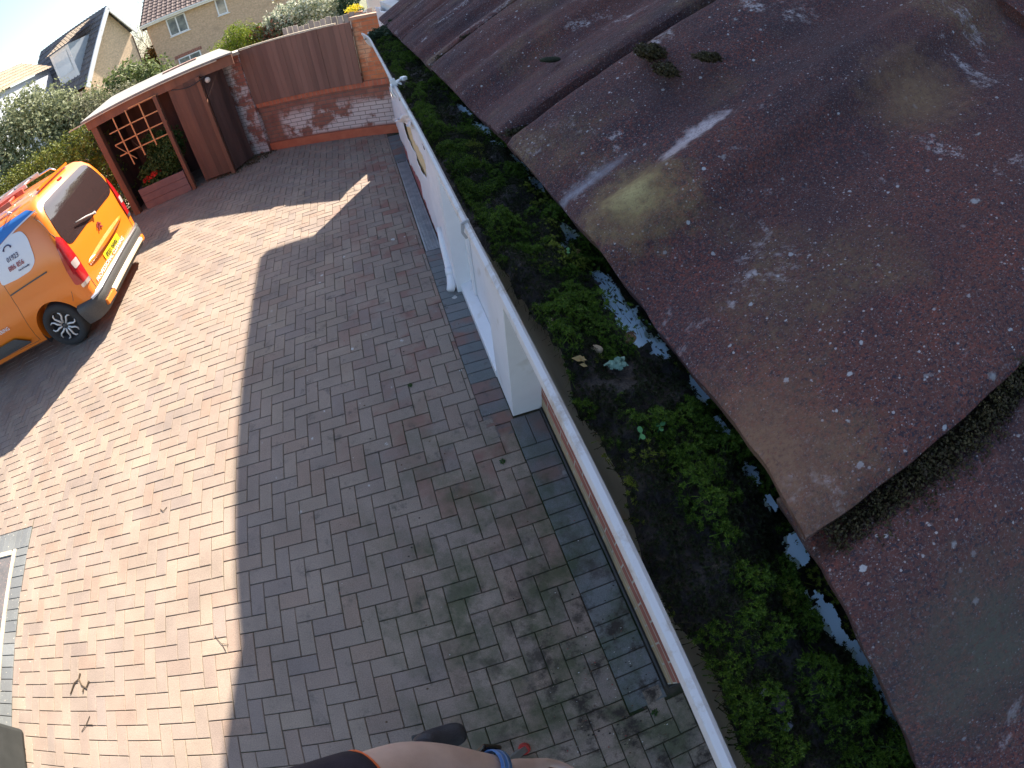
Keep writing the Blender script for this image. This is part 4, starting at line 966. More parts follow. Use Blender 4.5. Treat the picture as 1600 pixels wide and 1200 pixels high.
# bumper: section swept round the rear corners
def sweep(name, prof, m, path, parent=van):
    b = MB(); R_ = []
    for (px, py, nx_, ny_) in path:
        R_.append([(px + nx_ * o_, py + ny_ * o_, z) for o_, z in prof])
    for i in range(len(R_) - 1):
        for j in range(len(prof) - 1): b.face([R_[i][j], R_[i + 1][j], R_[i + 1][j + 1], R_[i][j + 1]])
    b.face(R_[0]); b.face(R_[-1][::-1])
    o = b.build(name, m, parent, merge=True); smooth_angle(o, 50); return o
path = []
for s in (1, -1):
    seq = [(.272, .905, 0, 1), (.2, .905, 0, 1), (.13, .895, -.38, .92), (.07, .86, -.7, .7), (.03, .80, -.92, .38), (.01, .70, -1, 0)]
    seq = [(a, s * c, nx_, s * ny_) for a, c, nx_, ny_ in seq]
    path += seq if s == 1 else seq[::-1]
sweep('bumper', [(-.02, .505), (.035, .495), (.06, .47), (.065, .40), (.045, .30), (.02, .21), (-.05, .19)], blackp, path)
sweep('bumper_ledge', [(.0, .518), (.045, .514), (.068, .495), (.070, .480), (.03, .475)], chrome, path[3:-3])
rs = path[5:-5] if len(path) > 11 else path
b = MB(); b.prism([(-.085, .30), (-.085, .335), (-.05, .36), (-.03, .33), (-.05, .285)], lambda a, c: (a, .56, c), lambda a, c: (a, -.66, c)); b.build('bumper_insert', paint('cream_trim', (.72, .60, .42), .25, .5), van, merge=True, bevel=.004)
for s in (1, -1): MB().prism([(-.083, .27), (-.083, .34), (-.04, .345), (-.04, .265)], lambda a, c: (a, s * .57 if s > 0 else s * .67, c), lambda a, c: (a + .03, s * .78, c)).build('bumper_corner', orange, van, merge=True, bevel=.006)
# wheels
def wheel(cx, s):
    w = empty('wheel', (cx, s * .80, .325)); w.parent = van
    b = MB(); b.lathe([(.21, -.10), (.29, -.105), (.317, -.085), (.325, -.04), (.325, .04), (.317, .085), (.29, .105), (.215, .10), (.205, .06)], 'Y', n=44); b.build('tyre', tyre, w, smooth=True)
    b = MB(); b.lathe([(.213, s * .098), (.205, s * .075), (.19, s * .06), (.19, s * -.05)], 'Y', n=40); b.lathe([(.001, s * .03), (.19, s * .03)], 'Y', n=40); b.build('rim', mat('rim_black', (.03, .03, .032), rough=.4), w, smooth=True)
    b = MB()
    for k in range(5):
        a = 2 * math.pi * k / 5 + .3
        for d_ in (-1, 1):
            pts = []
            for r_, o_ in ((.045, .25), (.10, .30), (.15, .42), (.185, .36), (.205, .20)):
                aa = a + d_ * o_; pts.append((r_ * math.cos(aa), s * (.078 if r_ < .1 else .088), r_ * math.sin(aa)))
            b.tube(pts, [.013, .014, .013, .011, .009], 6)
    b.build('spokes', alloy, w, smooth=True)
    b = MB(); b.lathe([(.001, s * .092), (.025, s * .09), (.032, s * .07)], 'Y', n=16); b.build('hub_cap', blackp, w, smooth=True)
for cx in (.66, 3.46):
    for s in (1, -1): wheel(cx, s)
b = MB(); b.tube([(.66, -.7, .325), (.66, .7, .325)], .05, 8).tube([(3.46, -.7, .325), (3.46, .7, .325)], .05, 8).box((2.1, 0, .3), (3.2, 1.1, .12)); b.build('chassis', rubber, van)
b = MB(); b.prism([(0, 0), (.03, 0), (.05, .02), (.0, .03)], lambda a, c: (.20 + a, .38, 1.815 + c), lambda a, c: (.20 + a, -.38, 1.815 + c)); b.build('spoiler_lip', orange, van, merge=True)
MB().box((.185, -.05, 1.74), (.03, .10, .035)).build('brake_light', redl, van, bevel=.006)
for s in (1, -1):
    b = MB(); b.tube([(.55, s * .60, 1.79), (.62, s * .60, 1.85), (2.3, s * .60, 1.85), (2.4, s * .60, 1.80)], .014, 8); b.build('roof_rail', chrome, van, smooth=True)
rear_patch('windscreen_dummy', [(0, 0), (0, 0.01), (.01, 0)], glass) if False else None
b = MB(); P = [[(3.02 + .60 * j / 8, .78 * (1 - 2 * i / 8) * (.90 + .06 * j / 8), topz(3.02 + .60 * j / 8) + .012 - .05 * abs(1 - 2 * i / 8) ** 3) for j in range(9)] for i in range(9)]
for i in range(8):
    for j in range(8): b.face([P[i][j], P[i + 1][j], P[i + 1][j + 1], P[i][j + 1]])
b.build('windscreen', glass, van, merge=True, smooth=True)
for s in (1, -1):
    MB().lathe([(.001, 0), (.09, 0), (.1, .05), (.001, .07)], 'X', (4.27, s * .66, .80), 16).build('headlight', paint('head_lens', (.6, .6, .62), .1, 1), van, smooth=True)
    MB().box((3.0, s * 1.0, 1.12), (.12, .16, .2)).build('mirror', blackp, van, bevel=.03)
# ladders tied on the van roof
def ladder(name, a, c, w, m, label, rungs, r=.02, loc_up=(0, 0, 1), tip=None):
    e = empty(name, (0, 0, 0), label=label, cat='ladder'); a = Vector(a); c = Vector(c); d = (c - a).normalized(); sd = d.cross(Vector(loc_up)).normalized() * w / 2
    for q in (1, -1): MB().bar(a + sd * q, c + sd * q, .025, .06, up=loc_up).build('stile', m, e, bevel=.003)
    for k in range(rungs):
        p = a.lerp(c, (k + .5) / rungs); MB().tube([p - sd, p + sd], r * .8, 8).build('rung', m, e, smooth=True)
    return e
b = None
ladder('roof_ladder', (-3.35, 4.15, 1.91), (-6.3, 4.15, 1.91), .30, paint('red_fibreglass', (.55, .10, .06), .4, .2), 'orange red ladder tied along the near side of the van roof', 10)
ladder('roof_ladder', (-3.5, 4.75, 1.91), (-6.6, 4.75, 1.91), .34, paint('aluminium', (.6, .6, .6), .3, 0, .8), 'bare metal ladder tied on the van roof behind the red one', 10)
b = MB(); b.bar((-3.9, 3.98, 1.872), (-3.9, 5.35, 1.872), .03, .02).bar((-5.0, 3.98, 1.872), (-5.0, 5.35, 1.872), .03, .02); b.build('roof_bars', blackp, None)
ob = b.build; bpy.data.objects['roof_bars'].parent = van; bpy.data.objects['roof_bars'].matrix_parent_inverse = van.matrix_world.inverted() if False else (Matrix.Translation((-2.93, 4.665, 0)) @ Matrix.Rotation(math.pi, 4, 'Z')).inverted()

# ------------------------------------------------------------------ TILED ROOF RIGHT BESIDE THE CAMERA
def tilemat(name, seed, spots=()):
    """weathered concrete tile: dark purple grey skin, red grit, pale lichen specks and ochre lichen patches"""
    m = bpy.data.materials.new(name); m.use_nodes = True; t = m.node_tree; N = t.nodes; L = t.links; b = N['Principled BSDF']; b.inputs['Roughness'].default_value = .85; b.inputs['Specular IOR Level'].default_value = .18
    tc = N.new('ShaderNodeTexCoord'); mp = N.new('ShaderNodeMapping'); mp.inputs['Location'].default_value = (seed * 3.1, seed * 1.7, seed); L.new(tc.outputs['Object'], mp.inputs[0]); V = mp.outputs[0]
    def nz(s, d=5, r=.6, dist=0):
        n = N.new('ShaderNodeTexNoise'); n.inputs['Scale'].default_value = s; n.inputs['Detail'].default_value = d; n.inputs['Roughness'].default_value = r; n.inputs['Distortion'].default_value = dist; L.new(V, n.inputs['Vector']); return n.outputs['Fac']
    def rg_(x, a, c, lo=0., hi=1.):
        n = N.new('ShaderNodeMapRange'); n.inputs[1].default_value = a; n.inputs[2].default_value = c; n.inputs[3].default_value = lo; n.inputs[4].default_value = hi; L.new(x, n.inputs[0]); return n.outputs[0]
    def ml(a, c):
        n = N.new('ShaderNodeMath'); n.operation = 'MULTIPLY'; L.new(a, n.inputs[0]); L.new(c, n.inputs[1]); return n.outputs[0]
    def mx(f, a, c):
        n = N.new('ShaderNodeMix'); n.data_type = 'RGBA'; L.new(f, n.inputs[0])
        if isinstance(a, tuple): n.inputs[6].default_value = (*a, 1)
        else: L.new(a, n.inputs[6])
        if isinstance(c, tuple): n.inputs[7].default_value = (*c, 1)
        else: L.new(c, n.inputs[7])
        return n.outputs[2]
    out = mx(rg_(nz(9, 6, .65), .36, .64), (.056, .037, .044), (.125, .056, .048))
    out = mx(ml(rg_(nz(520, 3, .75), .47, .60), rg_(nz(14, 5, .7), .34, .66)), out, (.24, .070, .052))        # red grit
    out = mx(rg_(nz(1100, 2, .8), .54, .68), out, (.17, .145, .155))                                       # pale sand grains
    out = mx(rg_(nz(760, 2, .8), .56, .62), out, (.05, .035, .045))
    out = mx(rg_(nz(650, 2, .6), .60, .66), out, (.045, .04, .055))                                       # dark pits
    out = mx(ml(rg_(nz(12, 4, .55, .2), .54, .68), rg_(nz(420, 3, .7), .36, .66)), out, (.19, .13, .078))
    out = mx(ml(rg_(nz(15, 6, .7, .5), .585, .66), rg_(nz(240, 4, .8), .46, .56)), out, (.45, .40, .41))        # ochre lichen film
    # small pale crustose specks
    for sc, th, cc in ((900, .26, (.34, .30, .31)), (420, .24, (.40, .38, .39)), (170, .20, (.42, .42, .44)), (62, .13, (.36, .37, .38))):
        vo = N.new('ShaderNodeTexVoronoi'); vo.inputs['Scale'].default_value = sc; L.new(V, vo.inputs['Vector'])
        sp = N.new('ShaderNodeSeparateColor'); L.new(vo.outputs['Color'], sp.inputs[0])
        th_ = rg_(sp.outputs[0], .50, 1.0, -.02, th)
        ad = N.new('ShaderNodeMath'); ad.operation = 'MULTIPLY_ADD'; ad.inputs[1].default_value = .30; L.new(nz(sc * 5, 3), ad.inputs[0]); L.new(vo.outputs['Distance'], ad.inputs[2])
        sb = N.new('ShaderNodeMath'); sb.operation = 'SUBTRACT'; L.new(th_, sb.inputs[0]); L.new(ad.outputs[0], sb.inputs[1])
        out = mx(ml(rg_(sb.outputs[0], -.17, -.11), rg_(nz(17, 4), .32, .56)), out, cc)
    for (sx0, sy0, rx, ry, cc, lo_, hi_) in spots:   # individual lichen growths of this tile
        m2_ = N.new('ShaderNodeMapping'); m2_.vector_type = 'POINT'; m2_.inputs['Location'].default_value = (-sx0 / rx, -sy0 / ry, 0); m2_.inputs['Scale'].default_value = (1 / rx, 1 / ry, 0)
        L.new(tc.outputs['Object'], m2_.inputs[0]); ln = N.new('ShaderNodeVectorMath'); ln.operation = 'LENGTH'; L.new(m2_.outputs[0], ln.inputs[0])
        ad = N.new('ShaderNodeMath'); ad.operation = 'MULTIPLY_ADD'; ad.inputs[1].default_value = 2.6; L.new(nz(150, 7, .8), ad.inputs[0]); L.new(ln.outputs['Value'], ad.inputs[2])
        f_ = rg_(ad.outputs[0], hi_ + .62, lo_ + .62)
        out = mx(ml(f_, rg_(nz(600, 3, .8), .34, .56, .35, 1.0)), out, cc)
    L.new(out, b.inputs['Base Color'])
    h1_ = nz(900, 3, .7); h2_ = nz(90, 5)
    ad = N.new('ShaderNodeMath'); ad.operation = 'MULTIPLY_ADD'; ad.inputs[1].default_value = 3.0; L.new(h2_, ad.inputs[0]); L.new(h1_, ad.inputs[2])
    bp = N.new('ShaderNodeBump'); bp.inputs['Strength'].default_value = .9; bp.inputs['Distance'].default_value = .0012; L.new(ad.outputs[0], bp.inputs['Height']); L.new(bp.outputs[0], b.inputs['Normal'])
    return m
TM = [tilemat('roof_tile_%s' % w, s) for w, s in (('plum', 1.0), ('brown', 2.6), ('grey', 4.3))]
roof = empty('tiled_roof', (0.826, -0.727, 2.420), label='weathered dark plum concrete tiled roof edge with lichen filling the right of the view', cat='roof')
PITCH = R(33.0); TW = .300; TL = .40; GA = .33
def tprof(w):
    """height across the tile, w=0 at the camera-side (overlapping) edge .. 1"""
    K = [(-.1, .018), (0, .0225), (.05, .021), (.12, .014), (.20, .0075), (.30, .0015), (.38, -.003), (.43, .001), (.48, .0125), (.54, .0170), (.60, .011), (.68, .0085), (.76, .016), (.84, .0215), (.90, .0235), (.945, .018), (.975, .007), (1.02, .004), (1.2, .004)]
    for i in range(len(K) - 1):
        if K[i][0] <= w <= K[i + 1][0]:
            t_ = (w - K[i][0]) / (K[i + 1][0] - K[i][0]); t_ = t_ * t_ * (3 - 2 * t_); return K[i][1] + (K[i + 1][1] - K[i][1]) * t_
    return .004
def make_tile(var, m):
    b = MB(); nx, ny = 90, 70; idx = {}; th = .013; g = random.Random(var)
    o1, o2 = g.uniform(0, 50), g.uniform(0, 50)
    for side_ in (0, 1):
        for i in range(nx + 1):
            for j in range(ny + 1):
                s = i / nx; t = j / ny
                yy = s * (TW + .018) - .006; w = yy / TW; xx = t * TL
                z = tprof(w) * 1.08 + .0007 * h(xx * 30 + o1, yy * 30, 0) + .0006 * h(xx * 120, yy * 120 + o2)
                ex = 0
                if j == 0: ex = .0015 * h(yy * 60 + o1, 1) + .002 * h(yy * 14, o2)
                if i == 0: yy += .0012 * h(xx * 50 + o2, 3)
                rnd_e = .0022 * (1 if (j == 0 or i == 0) else 0)
                zz = z - (rnd_e if side_ == 0 else th)
                idx[side_, i, j] = len(b.v); b.v.append((xx + ex, yy, zz))
    for i in range(nx):
        for j in range(ny):
            b.f.append((idx[0, i, j], idx[0, i, j + 1], idx[0, i + 1, j + 1], idx[0, i + 1, j])); b.u.append([(0, 0)] * 4)
            b.f.append((idx[1, i, j], idx[1, i + 1, j], idx[1, i + 1, j + 1], idx[1, i, j + 1])); b.u.append([(0, 0)] * 4)
    for i in range(nx):
        b.f.append((idx[0, i, 0], idx[0, i + 1, 0], idx[1, i + 1, 0], idx[1, i, 0])); b.u.append([(0, 0)] * 4)
        b.f.append((idx[0, i + 1, ny], idx[0, i, ny], idx[1, i, ny], idx[1, i + 1, ny])); b.u.append([(0, 0)] * 4)
    for j in range(ny):
        b.f.append((idx[0, 0, j + 1], idx[0, 0, j], idx[1, 0, j], idx[1, 0, j + 1])); b.u.append([(0, 0)] * 4)
        b.f.append((idx[0, nx, j], idx[0, nx, j + 1], idx[1, nx, j + 1], idx[1, nx, j])); b.u.append([(0, 0)] * 4)
    o = b.build('roof_tile', m, None, smooth=True); smooth_angle(o, 50); return o
SP0 = [(.030, .160, .030, .026, (.30, .215, .10), .9, 1.9), (.030, .162, .014, .012, (.44, .36, .17), .9, 1.8), (.085, .176, .026, .010, (.55, .48, .50), 1.1, 1.6), (.064, .173, .012, .008, (.5, .42, .42), 1.1, 1.6),
       (.020, .200, .030, .0055, (.30, .29, .33), .9, 1.9), (.004, .025, .024, .034, (.24, .14, .09), .9, 2.0), (.20, .12, .04, .03, (.24, .15, .09), .8, 1.8)]
SP1 = [(.030, .235, .035, .03, (.10, .095, .075), .9, 1.9), (.06, .16, .03, .04, (.17, .12, .085), .9, 1.9), (.12, .21, .02, .02, (.22, .17, .13), .9, 1.8)]
TM.append(tilemat('roof_tile_lichened', 1.4, SP0)); TM.append(tilemat('roof_tile_dark', 6.2, SP1))
protos = [make_tile(5 + k, TM[k]) for k in range(5)]
first = [True] * 5
up_t = 0.016
for row in range(6):
    for c_ in range(-5, 5):
        k = (c_ * 2 + row * 5 + 30) % 3
        if row == 0 and c_ == 0: k = 3
        if row == 0 and c_ == -1: k = 4
        o = protos[k] if first[k] else protos[k].copy()
        if first[k]: first[k] = False
        else: col.objects.link(o)
        if o.name not in col.objects: pass
        o.parent = roof
        # each tile lies on the course below: lifted by its thickness at the nose
        M = Matrix.Rotation(-PITCH, 4, 'Y') @ Matrix.Translation((row * GA, c_ * TW, 0.0)) @ Matrix.Rotation(R(2.0), 4, 'Y')
        o.matrix_local = M
b = MB(); b.box((1.0, -.15, -.11), (2.2, 2.9, .02), M=None)
und = MB(); 
for (x0, x1, z0) in ((.03, 2.1, -.045),):
    a0, a1 = math.cos(PITCH), math.sin(PITCH)
    und.face([(x0 * a0, -1.45, x0 * a1 + z0), (x1 * a0, -1.45, x1 * a1 + z0), (x1 * a0, 1.28, x1 * a1 + z0), (x0 * a0, 1.28, x0 * a1 + z0)])
und.build('underlay', mat('black_felt', (.02, .02, .02)), roof)
b = MB(); b.prism([(0.03, -.03), (2.1, 1.32), (2.1, 1.20), (.09, -.15)], lambda a, c: (a, 1.29, c), lambda a, c: (a, 1.262, c)); b.build('verge_board', white, roof, merge=True)
mossd = leafmat('dry_moss', [(.018, .018, .008), (.045, .042, .015), (.035, .024, .014), (.09, .075, .025)], trans=.1)
# fascia board behind the gutter
MB().box((.905, -.35, 2.30), (.02, 2.6, .21)).build('fascia_board', white, label='white fascia board hidden behind the moss filled gutter', cat='fascia', bevel=.002)
MB().box((1.13, -.35, 2.192), (.46, 2.6, .012)).build('soffit_board', white, label='white soffit board between the fascia and the brick wall', cat='soffit')

# ------------------------------------------------------------------ GUTTER
GX, GZ, GR = 0.8285, 2.418, 0.056
gutm = bpy.data.materials.new('dirty_gutter_plastic'); gutm.use_nodes = True
t = gutm.node_tree; N = t.nodes; L = t.links; bs = N['Principled BSDF']; bs.inputs['Roughness'].default_value = .4
tc = N.new('ShaderNodeTexCoord'); sx = N.new('ShaderNodeSeparateXYZ'); L.new(tc.outputs['Object'], sx.inputs[0])
mr = N.new('ShaderNodeMapRange'); mr.inputs[1].default_value = -.0535; mr.inputs[2].default_value = -.0520; L.new(sx.outputs[0], mr.inputs[0])
nz = N.new('ShaderNodeTexNoise'); nz.inputs['Scale'].default_value = 55; nz.inputs['Detail'].default_value = 7; mp = N.new('ShaderNodeMapping'); mp.inputs['Scale'].default_value = (1, .35, 1); L.new(tc.outputs['Object'], mp.inputs[0]); L.new(mp.outputs[0], nz.inputs['Vector'])
cr = N.new('ShaderNodeValToRGB'); e = cr.color_ramp.elements; e[0].position = .30; e[0].color = (.40, .385, .34, 1); e[1].position = .75; e[1].color = (.66, .66, .62, 1)
q = e.new(.5); q.color = (.50, .49, .44, 1); L.new(nz.outputs['Fac'], cr.inputs[0])
n2 = N.new('ShaderNodeTexNoise'); n2.inputs['Scale'].default_value = 28; n2.inputs['Detail'].default_value = 5; L.new(tc.outputs['Object'], n2.inputs['Vector'])
r2 = N.new('ShaderNodeMapRange'); r2.inputs[1].default_value = .60; r2.inputs[2].default_value = .68; L.new(n2.outputs['Fac'], r2.inputs[0])
m0 = N.new('ShaderNodeMix'); m0.data_type = 'RGBA'; L.new(r2.outputs[0], m0.inputs[0]); L.new(cr.outputs[0], m0.inputs[6]); m0.inputs[7].default_value = (.34, .20, .05, 1)
# deep in the trough the plastic is white, with blue skylight put into the colour
cl = N.new('ShaderNodeMapRange'); cl.inputs[1].default_value = -.03; cl.inputs[2].default_value = -.012; L.new(sx.outputs[0], cl.inputs[0])
m1 = N.new('ShaderNodeMix'); m1.data_type = 'RGBA'; L.new(cl.outputs[0], m1.inputs[0]); L.new(m0.outputs[2], m1.inputs[6]); m1.inputs[7].default_value = (.62, .80, .90, 1)
lipn = N.new('ShaderNodeTexNoise'); lipn.inputs['Scale'].default_value = 30; lipn.inputs['Detail'].default_value = 8; lipn.inputs['Roughness'].default_value = .75; L.new(tc.outputs['Object'], lipn.inputs['Vector'])
lr = N.new('ShaderNodeValToRGB'); lr.color_ramp.elements[0].position = .32; lr.color_ramp.elements[0].color = (.50, .42, .33, 1); lr.color_ramp.elements[1].position = .46; lr.color_ramp.elements[1].color = (.80, .80, .82, 1); L.new(lipn.outputs['Fac'], lr.inputs[0])
m2 = N.new('ShaderNodeMix'); m2.data_type = 'RGBA'; L.new(mr.outputs[0], m2.inputs[0]); L.new(lr.outputs[0], m2.inputs[6]); L.new(m1.outputs[2], m2.inputs[7])
L.new(m2.outputs[2], bs.inputs['Base Color'])
tr_ = N.new('ShaderNodeBsdfTranslucent'); L.new(m2.outputs[2], tr_.inputs[0]); ms_ = N.new('ShaderNodeMixShader'); ms_.inputs[0].default_value = .40
L.new(bs.outputs[0], ms_.inputs[1]); L.new(tr_.outputs[0], ms_.inputs[2]); L.new(ms_.outputs[0], N['Material Output'].inputs[0])
prof = []
for k in range(25):
    a = math.pi + math.pi * k / 24; prof.append((GR * math.cos(a), GR * math.sin(a)))
outp = [(-.0565, .0015), (-.0580, .0025), (-.0600, .0015), (-.0605, -.002), (-.0590, -.0055), (-.0578, -.007)]
for k in range(1, 24):
    a = math.pi + math.pi * k / 24; outp.append(((GR + .002) * math.cos(a), (GR + .002) * math.sin(a) - .002))
outp.append((GR + .002, 0))
loop = prof[::-1] + outp
gut = empty('gutter', (GX, 0, GZ), label='white half round gutter choked with moss running along the roof edge', cat='gutter')
b = MB(); ys_ = [-2.0 + .02 * i for i in range(133)]; idx = []
for y in ys_:
    cv = -.010 * max(0, (y - .42) / .2) ** 2
    idx.append([len(b.v) + i for i in range(len(loop))]); b.v += [(x + cv + .0008 * h(y * 5, 3), y, z + .0015 * h(y * 3, 9)) for x, z in loop]
for p, q in zip(idx, idx[1:]):
    for i in range(len(loop)):
        j = (i + 1) % len(loop); b.f.append((p[i], p[j], q[j], q[i])); b.u.append([(0, 0)] * 4)
o = b.build('trough', gutm, gut); smooth_angle(o, 50)
b = MB(); b.face([(x * 1.0, ys_[-1] + .001, z) for x, z in prof]); b.build('stop_end', white, gut)
# bracket clip and union
b = MB(); yc = -.125
pts = [(-.050, 0.002), (-.056, .006), (-.063, .004), (-.064, -.006), (-.060, -.014)]
for (x0, z0), (x1, z1) in zip(pts, pts[1:]): b.bar((x0, yc, z0), (x1, yc, z1), .012, .0022, up=(1, 0, 0))
b.bar((-.056, yc + .002, .006), (-.050, yc - .002, .008), .007, .003).box((-.046, yc + .002, .008), (.007, .008, .005), rz=.5)
b.build('bracket_clip', white, gut, bevel=.001)
b = MB()
for yy in (-.512,):
    pts = [(-.0572, 0.0035), (-.0615, .002), (-.0620, -.004), (-.0600, -.0085)]
    for (x0, z0), (x1, z1) in zip(pts, pts[1:]): b.bar((x0, yy, z0), (x1, yy, z1), .0012, .0016, up=(1, 0, 0))
b.build('joint_seam', mat('seam_grey', (.4, .4, .42)), gut)

WP = [(.833, -.526, .006, .007), (.823, -.540, .003, .005), (.833, -.572, .006, .011), (.830, -.604, .008, .018), (.836, -.626, .004, .006), (.842, -.652, .003, .007), (.841, -.672, .002, .005), (.840, -.697, .003, .006), (.841, -.712, .002, .004), (.841, -.732, .005, .006), (.838, -.762, .003, .012), (.842, -.785, .003, .010), (.843, -.81, .002, .01), (.84, -.45, .006, .01), (.842, -.41, .005, .02), (.838, -.36, .005, .014), (.838, -.31, .006, .02), (.836, -.24, .005, .03)]
b = MB(); n_ = 0; st = .0005; idx = {}
def wf_(x, y):
    v = 0; x = x + .005
    for (cx, cy, rx, ry) in WP:
        d2_ = ((x - cx) / rx) ** 2 + ((y - cy) / ry) ** 2
        if d2_ < 6: v += math.exp(-d2_ * .9)
    return v + .34 * h(x * 210, y * 190, 3) + .22 * h(x * 620, y * 560, 8) - .12
# debris surface: dark silt heightfield with holes beside the tiles
silt = mat('gutter_silt', (.014, .012, .011), (.035, .027, .022), 60, .75, .9, 500, c3=(.055, .04, .025), s3=190, t3=.62, bdist=.003)
def dz(x, y):
    """debris height over the gutter; x relative to gutter centre"""
    c = .0085 * h(x * 42, y * 30, 1.3) + .004 * h(x * 110, y * 100, 5.1) + .0015 * h(x * 320, y * 300, 2)
    edge = min(1, (x + .052) / .012)
    return GZ - .0135 + .003 * math.sin(y * 9) + c - .006 * (1 - edge) - .014 * max(0, (x + .002) / .03)
def EDGE(y):
    return -.0530 + .0100 * max(0, min(1, (-.50 - y) / .10)) + .0065 * h(0, y * 16, 4.4) + .0025 * h(2, y * 60, 4.4)
def hole(x, y):
    return False
def hole_(x, y):
    if x < -.012: return False
    v = h(x * 70 + 3, y * 26, 7.7) + .45 * h(x * 260, y * 240, 3.3)
    return v > .24 - 9 * (x - .0) * .6
b = MB(); NXg = 58; y0_, y1_ = -.92, .60; NYg = 900; idx = {}
for j in range(NYg + 1):
    # rows get coarser with distance from the camera
    tt = j / NYg; y = y0_ + (y1_ - y0_) * (tt ** 1.55)
    for i in range(NXg + 1):
        x = -.0545 + .10 * i / NXg
        e_ = EDGE(y)
        xx = max(x, e_)
        idx[i, j] = len(b.v); b.v.append((xx, y, dz(xx, y) - GZ))
for j in range(NYg):
    for i in range(NXg):
        v = b.v[idx[i, j]]
        if wf_(v[0] + GX, v[1]) > .28: continue
        b.f.append((idx[i, j], idx[i + 1, j], idx[i + 1, j + 1], idx[i, j + 1])); b.u.append([(0, 0)] * 4)
o = b.build('gutter_silt', silt, loc=(GX, 0, GZ), smooth=True, label='black wet silt filling the gutter under the moss', cat='silt', kind='stuff')

# moss shoots
def moss_mat(name, cols):
    return leafmat(name, cols, rough=.55, trans=.3)
def moss(name, y0, y1, dens, L_, seed, cols, label, thr=.0, extra=None, xr_=( -.049, .020)):
    g = np.random.default_rng(seed); area = (y1 - y0) * (xr_[1] - xr_[0]); n = int(area * dens)
    V = []; F = []
    for _ in range(n):
        y = y0 + (y1 - y0) * g.random(); x = xr_[0] + (xr_[1] - xr_[0]) * g.random()
        if wf_(x + GX, y) > .12 and g.random() < .93: continue
        m1_ = h(x * 34 + seed % 10, y * 26, 9.1) + .5 * h(x * 110, y * 100, seed)
        if m1_ < thr + 5.0 * max(0, x + .004): continue
        if x < EDGE(y) - .001: continue
        hgt = (.0075 if thr > -.2 else .002) * min(1, (m1_ - thr) * 2.2) + .0015 * g.random()
        base = Vector((x, y, dz(x, y) - GZ + hgt))
        nl = int(g.integers(7, 12)); sc = L_ * (0.6 + .7 * g.random()); ax_ = Vector((g.normal() * .5 - .2, g.normal() * .5, 1)).normalized(); a0 = g.random() * 6.28
        tx = ax_.orthogonal().normalized(); ty = ax_.cross(tx)
        if True:
            k0 = len(V); V += [tuple(base - ax_ * .006 + tx * .0003), tuple(base - ax_ * .006 - tx * .0003), tuple(base)]; F.append((k0, k0 + 1, k0 + 2))
        for k in range(nl):
            a = a0 + 2.4 * k; el = .25 + 1.0 * k / nl; d = (tx * math.cos(a) + ty * math.sin(a)) * math.cos(el) + ax_ * math.sin(el)
            sd = d.cross(ax_).normalized(); tipp = base + d * sc; mid = base + d * sc * .5 + ax_ * sc * .06; wv = sc * .16
            k0 = len(V); V += [tuple(base), tuple(mid - sd * wv), tuple(tipp), tuple(mid + sd * wv)]; F.append((k0, k0 + 1, k0 + 2, k0 + 3))
    me = bpy.data.meshes.new(name); me.from_pydata(V, [], F); me.materials.append(moss_mat(name, cols))
    o = bpy.data.objects.new(name, me); col.objects.link(o); o.location = (GX, 0, GZ)
    return meta(o, label, 'moss', None, 'stuff')
G1 = [(.016, .038, .006), (.052, .105, .010), (.13, .21, .020), (.030, .064, .008)]
G2 = [(.014, .018, .007), (.030, .046, .012), (.026, .018, .012), (.055, .075, .018)]
G3 = [(.06, .10, .008), (.14, .18, .02), (.20, .22, .03), (.08, .12, .012)]
moss('bright_moss', -.90, -.30, 640000, .00145, 1, G1, 'bright green cushions of moss in the near half of the gutter', -.04)
moss('dark_moss', -.90, -.30, 520000, .0013, 2, G2, 'dark olive and brown moss between the bright cushions', -.45)
moss('golden_moss', -.90, -.30, 200000, .0013, 3, G3, 'yellow green moss tips scattered in the near gutter', .26)
moss('bright_moss', -.30, .60, 220000, .0024, 11, G1, 'green moss cushions in the far half of the gutter', -.06)
moss('dark_moss', -.30, .60, 130000, .0026, 12, G2, 'dark moss clumps towards the far end of the gutter', -.4)
# tall clump spilling over the far stop end
bush_m = leafmat('far_moss', [(.012, .03, .014), (.03, .06, .03), (.05, .07, .03), (.02, .025, .015)])
leaves('moss_clump', [(GX - .015, .60, GZ - .010, .035, .05, .022), (GX + .03, .62, GZ + .004, .04, .05, .022), (GX - .04, .565, GZ - .008, .022, .03, .018), (GX + .01, .52, GZ + .0, .03, .04, .012)], 5200, .0035, bush_m, seed=77, label='dark moss clump spilling over the far end of the gutter', cat='moss')

# things lying in the gutter
def blob(name, loc, r, m, label, cat, sx=1, sy=.8, sz=.7, seed=1, rz=0):
    bm = bmesh.new(); bmesh.ops.create_icosphere(bm, subdivisions=3, radius=r)
    for v in bm.verts:
        k = 1 + .14 * h(v.co.x / r * 1.3 + seed, v.co.y / r * 1.3, v.co.z / r); v.co = Vector((v.co.x * sx * k, v.co.y * sy * k, v.co.z * sz * k))
    me = bpy.data.meshes.new(name); bm.to_mesh(me); bm.free(); me.materials.append(m)
    for p in me.polygons: p.use_smooth = True
    o = bpy.data.objects.new(name, me); col.objects.link(o); o.location = loc; o.rotation_euler = (0, 0, rz); return meta(o, label, cat)
def gz_(x, y): return dz(x - GX, y)
tanm = mat('tan_seed', (.30, .22, .13), (.42, .33, .22), 300, .7, .3, 900); brm = mat('brown_shell', (.20, .11, .045), (.30, .18, .08), 200, .35); stm = mat('purple_pebble', (.05, .04, .055), (.08, .06, .075), 200, .8, .4, 900)
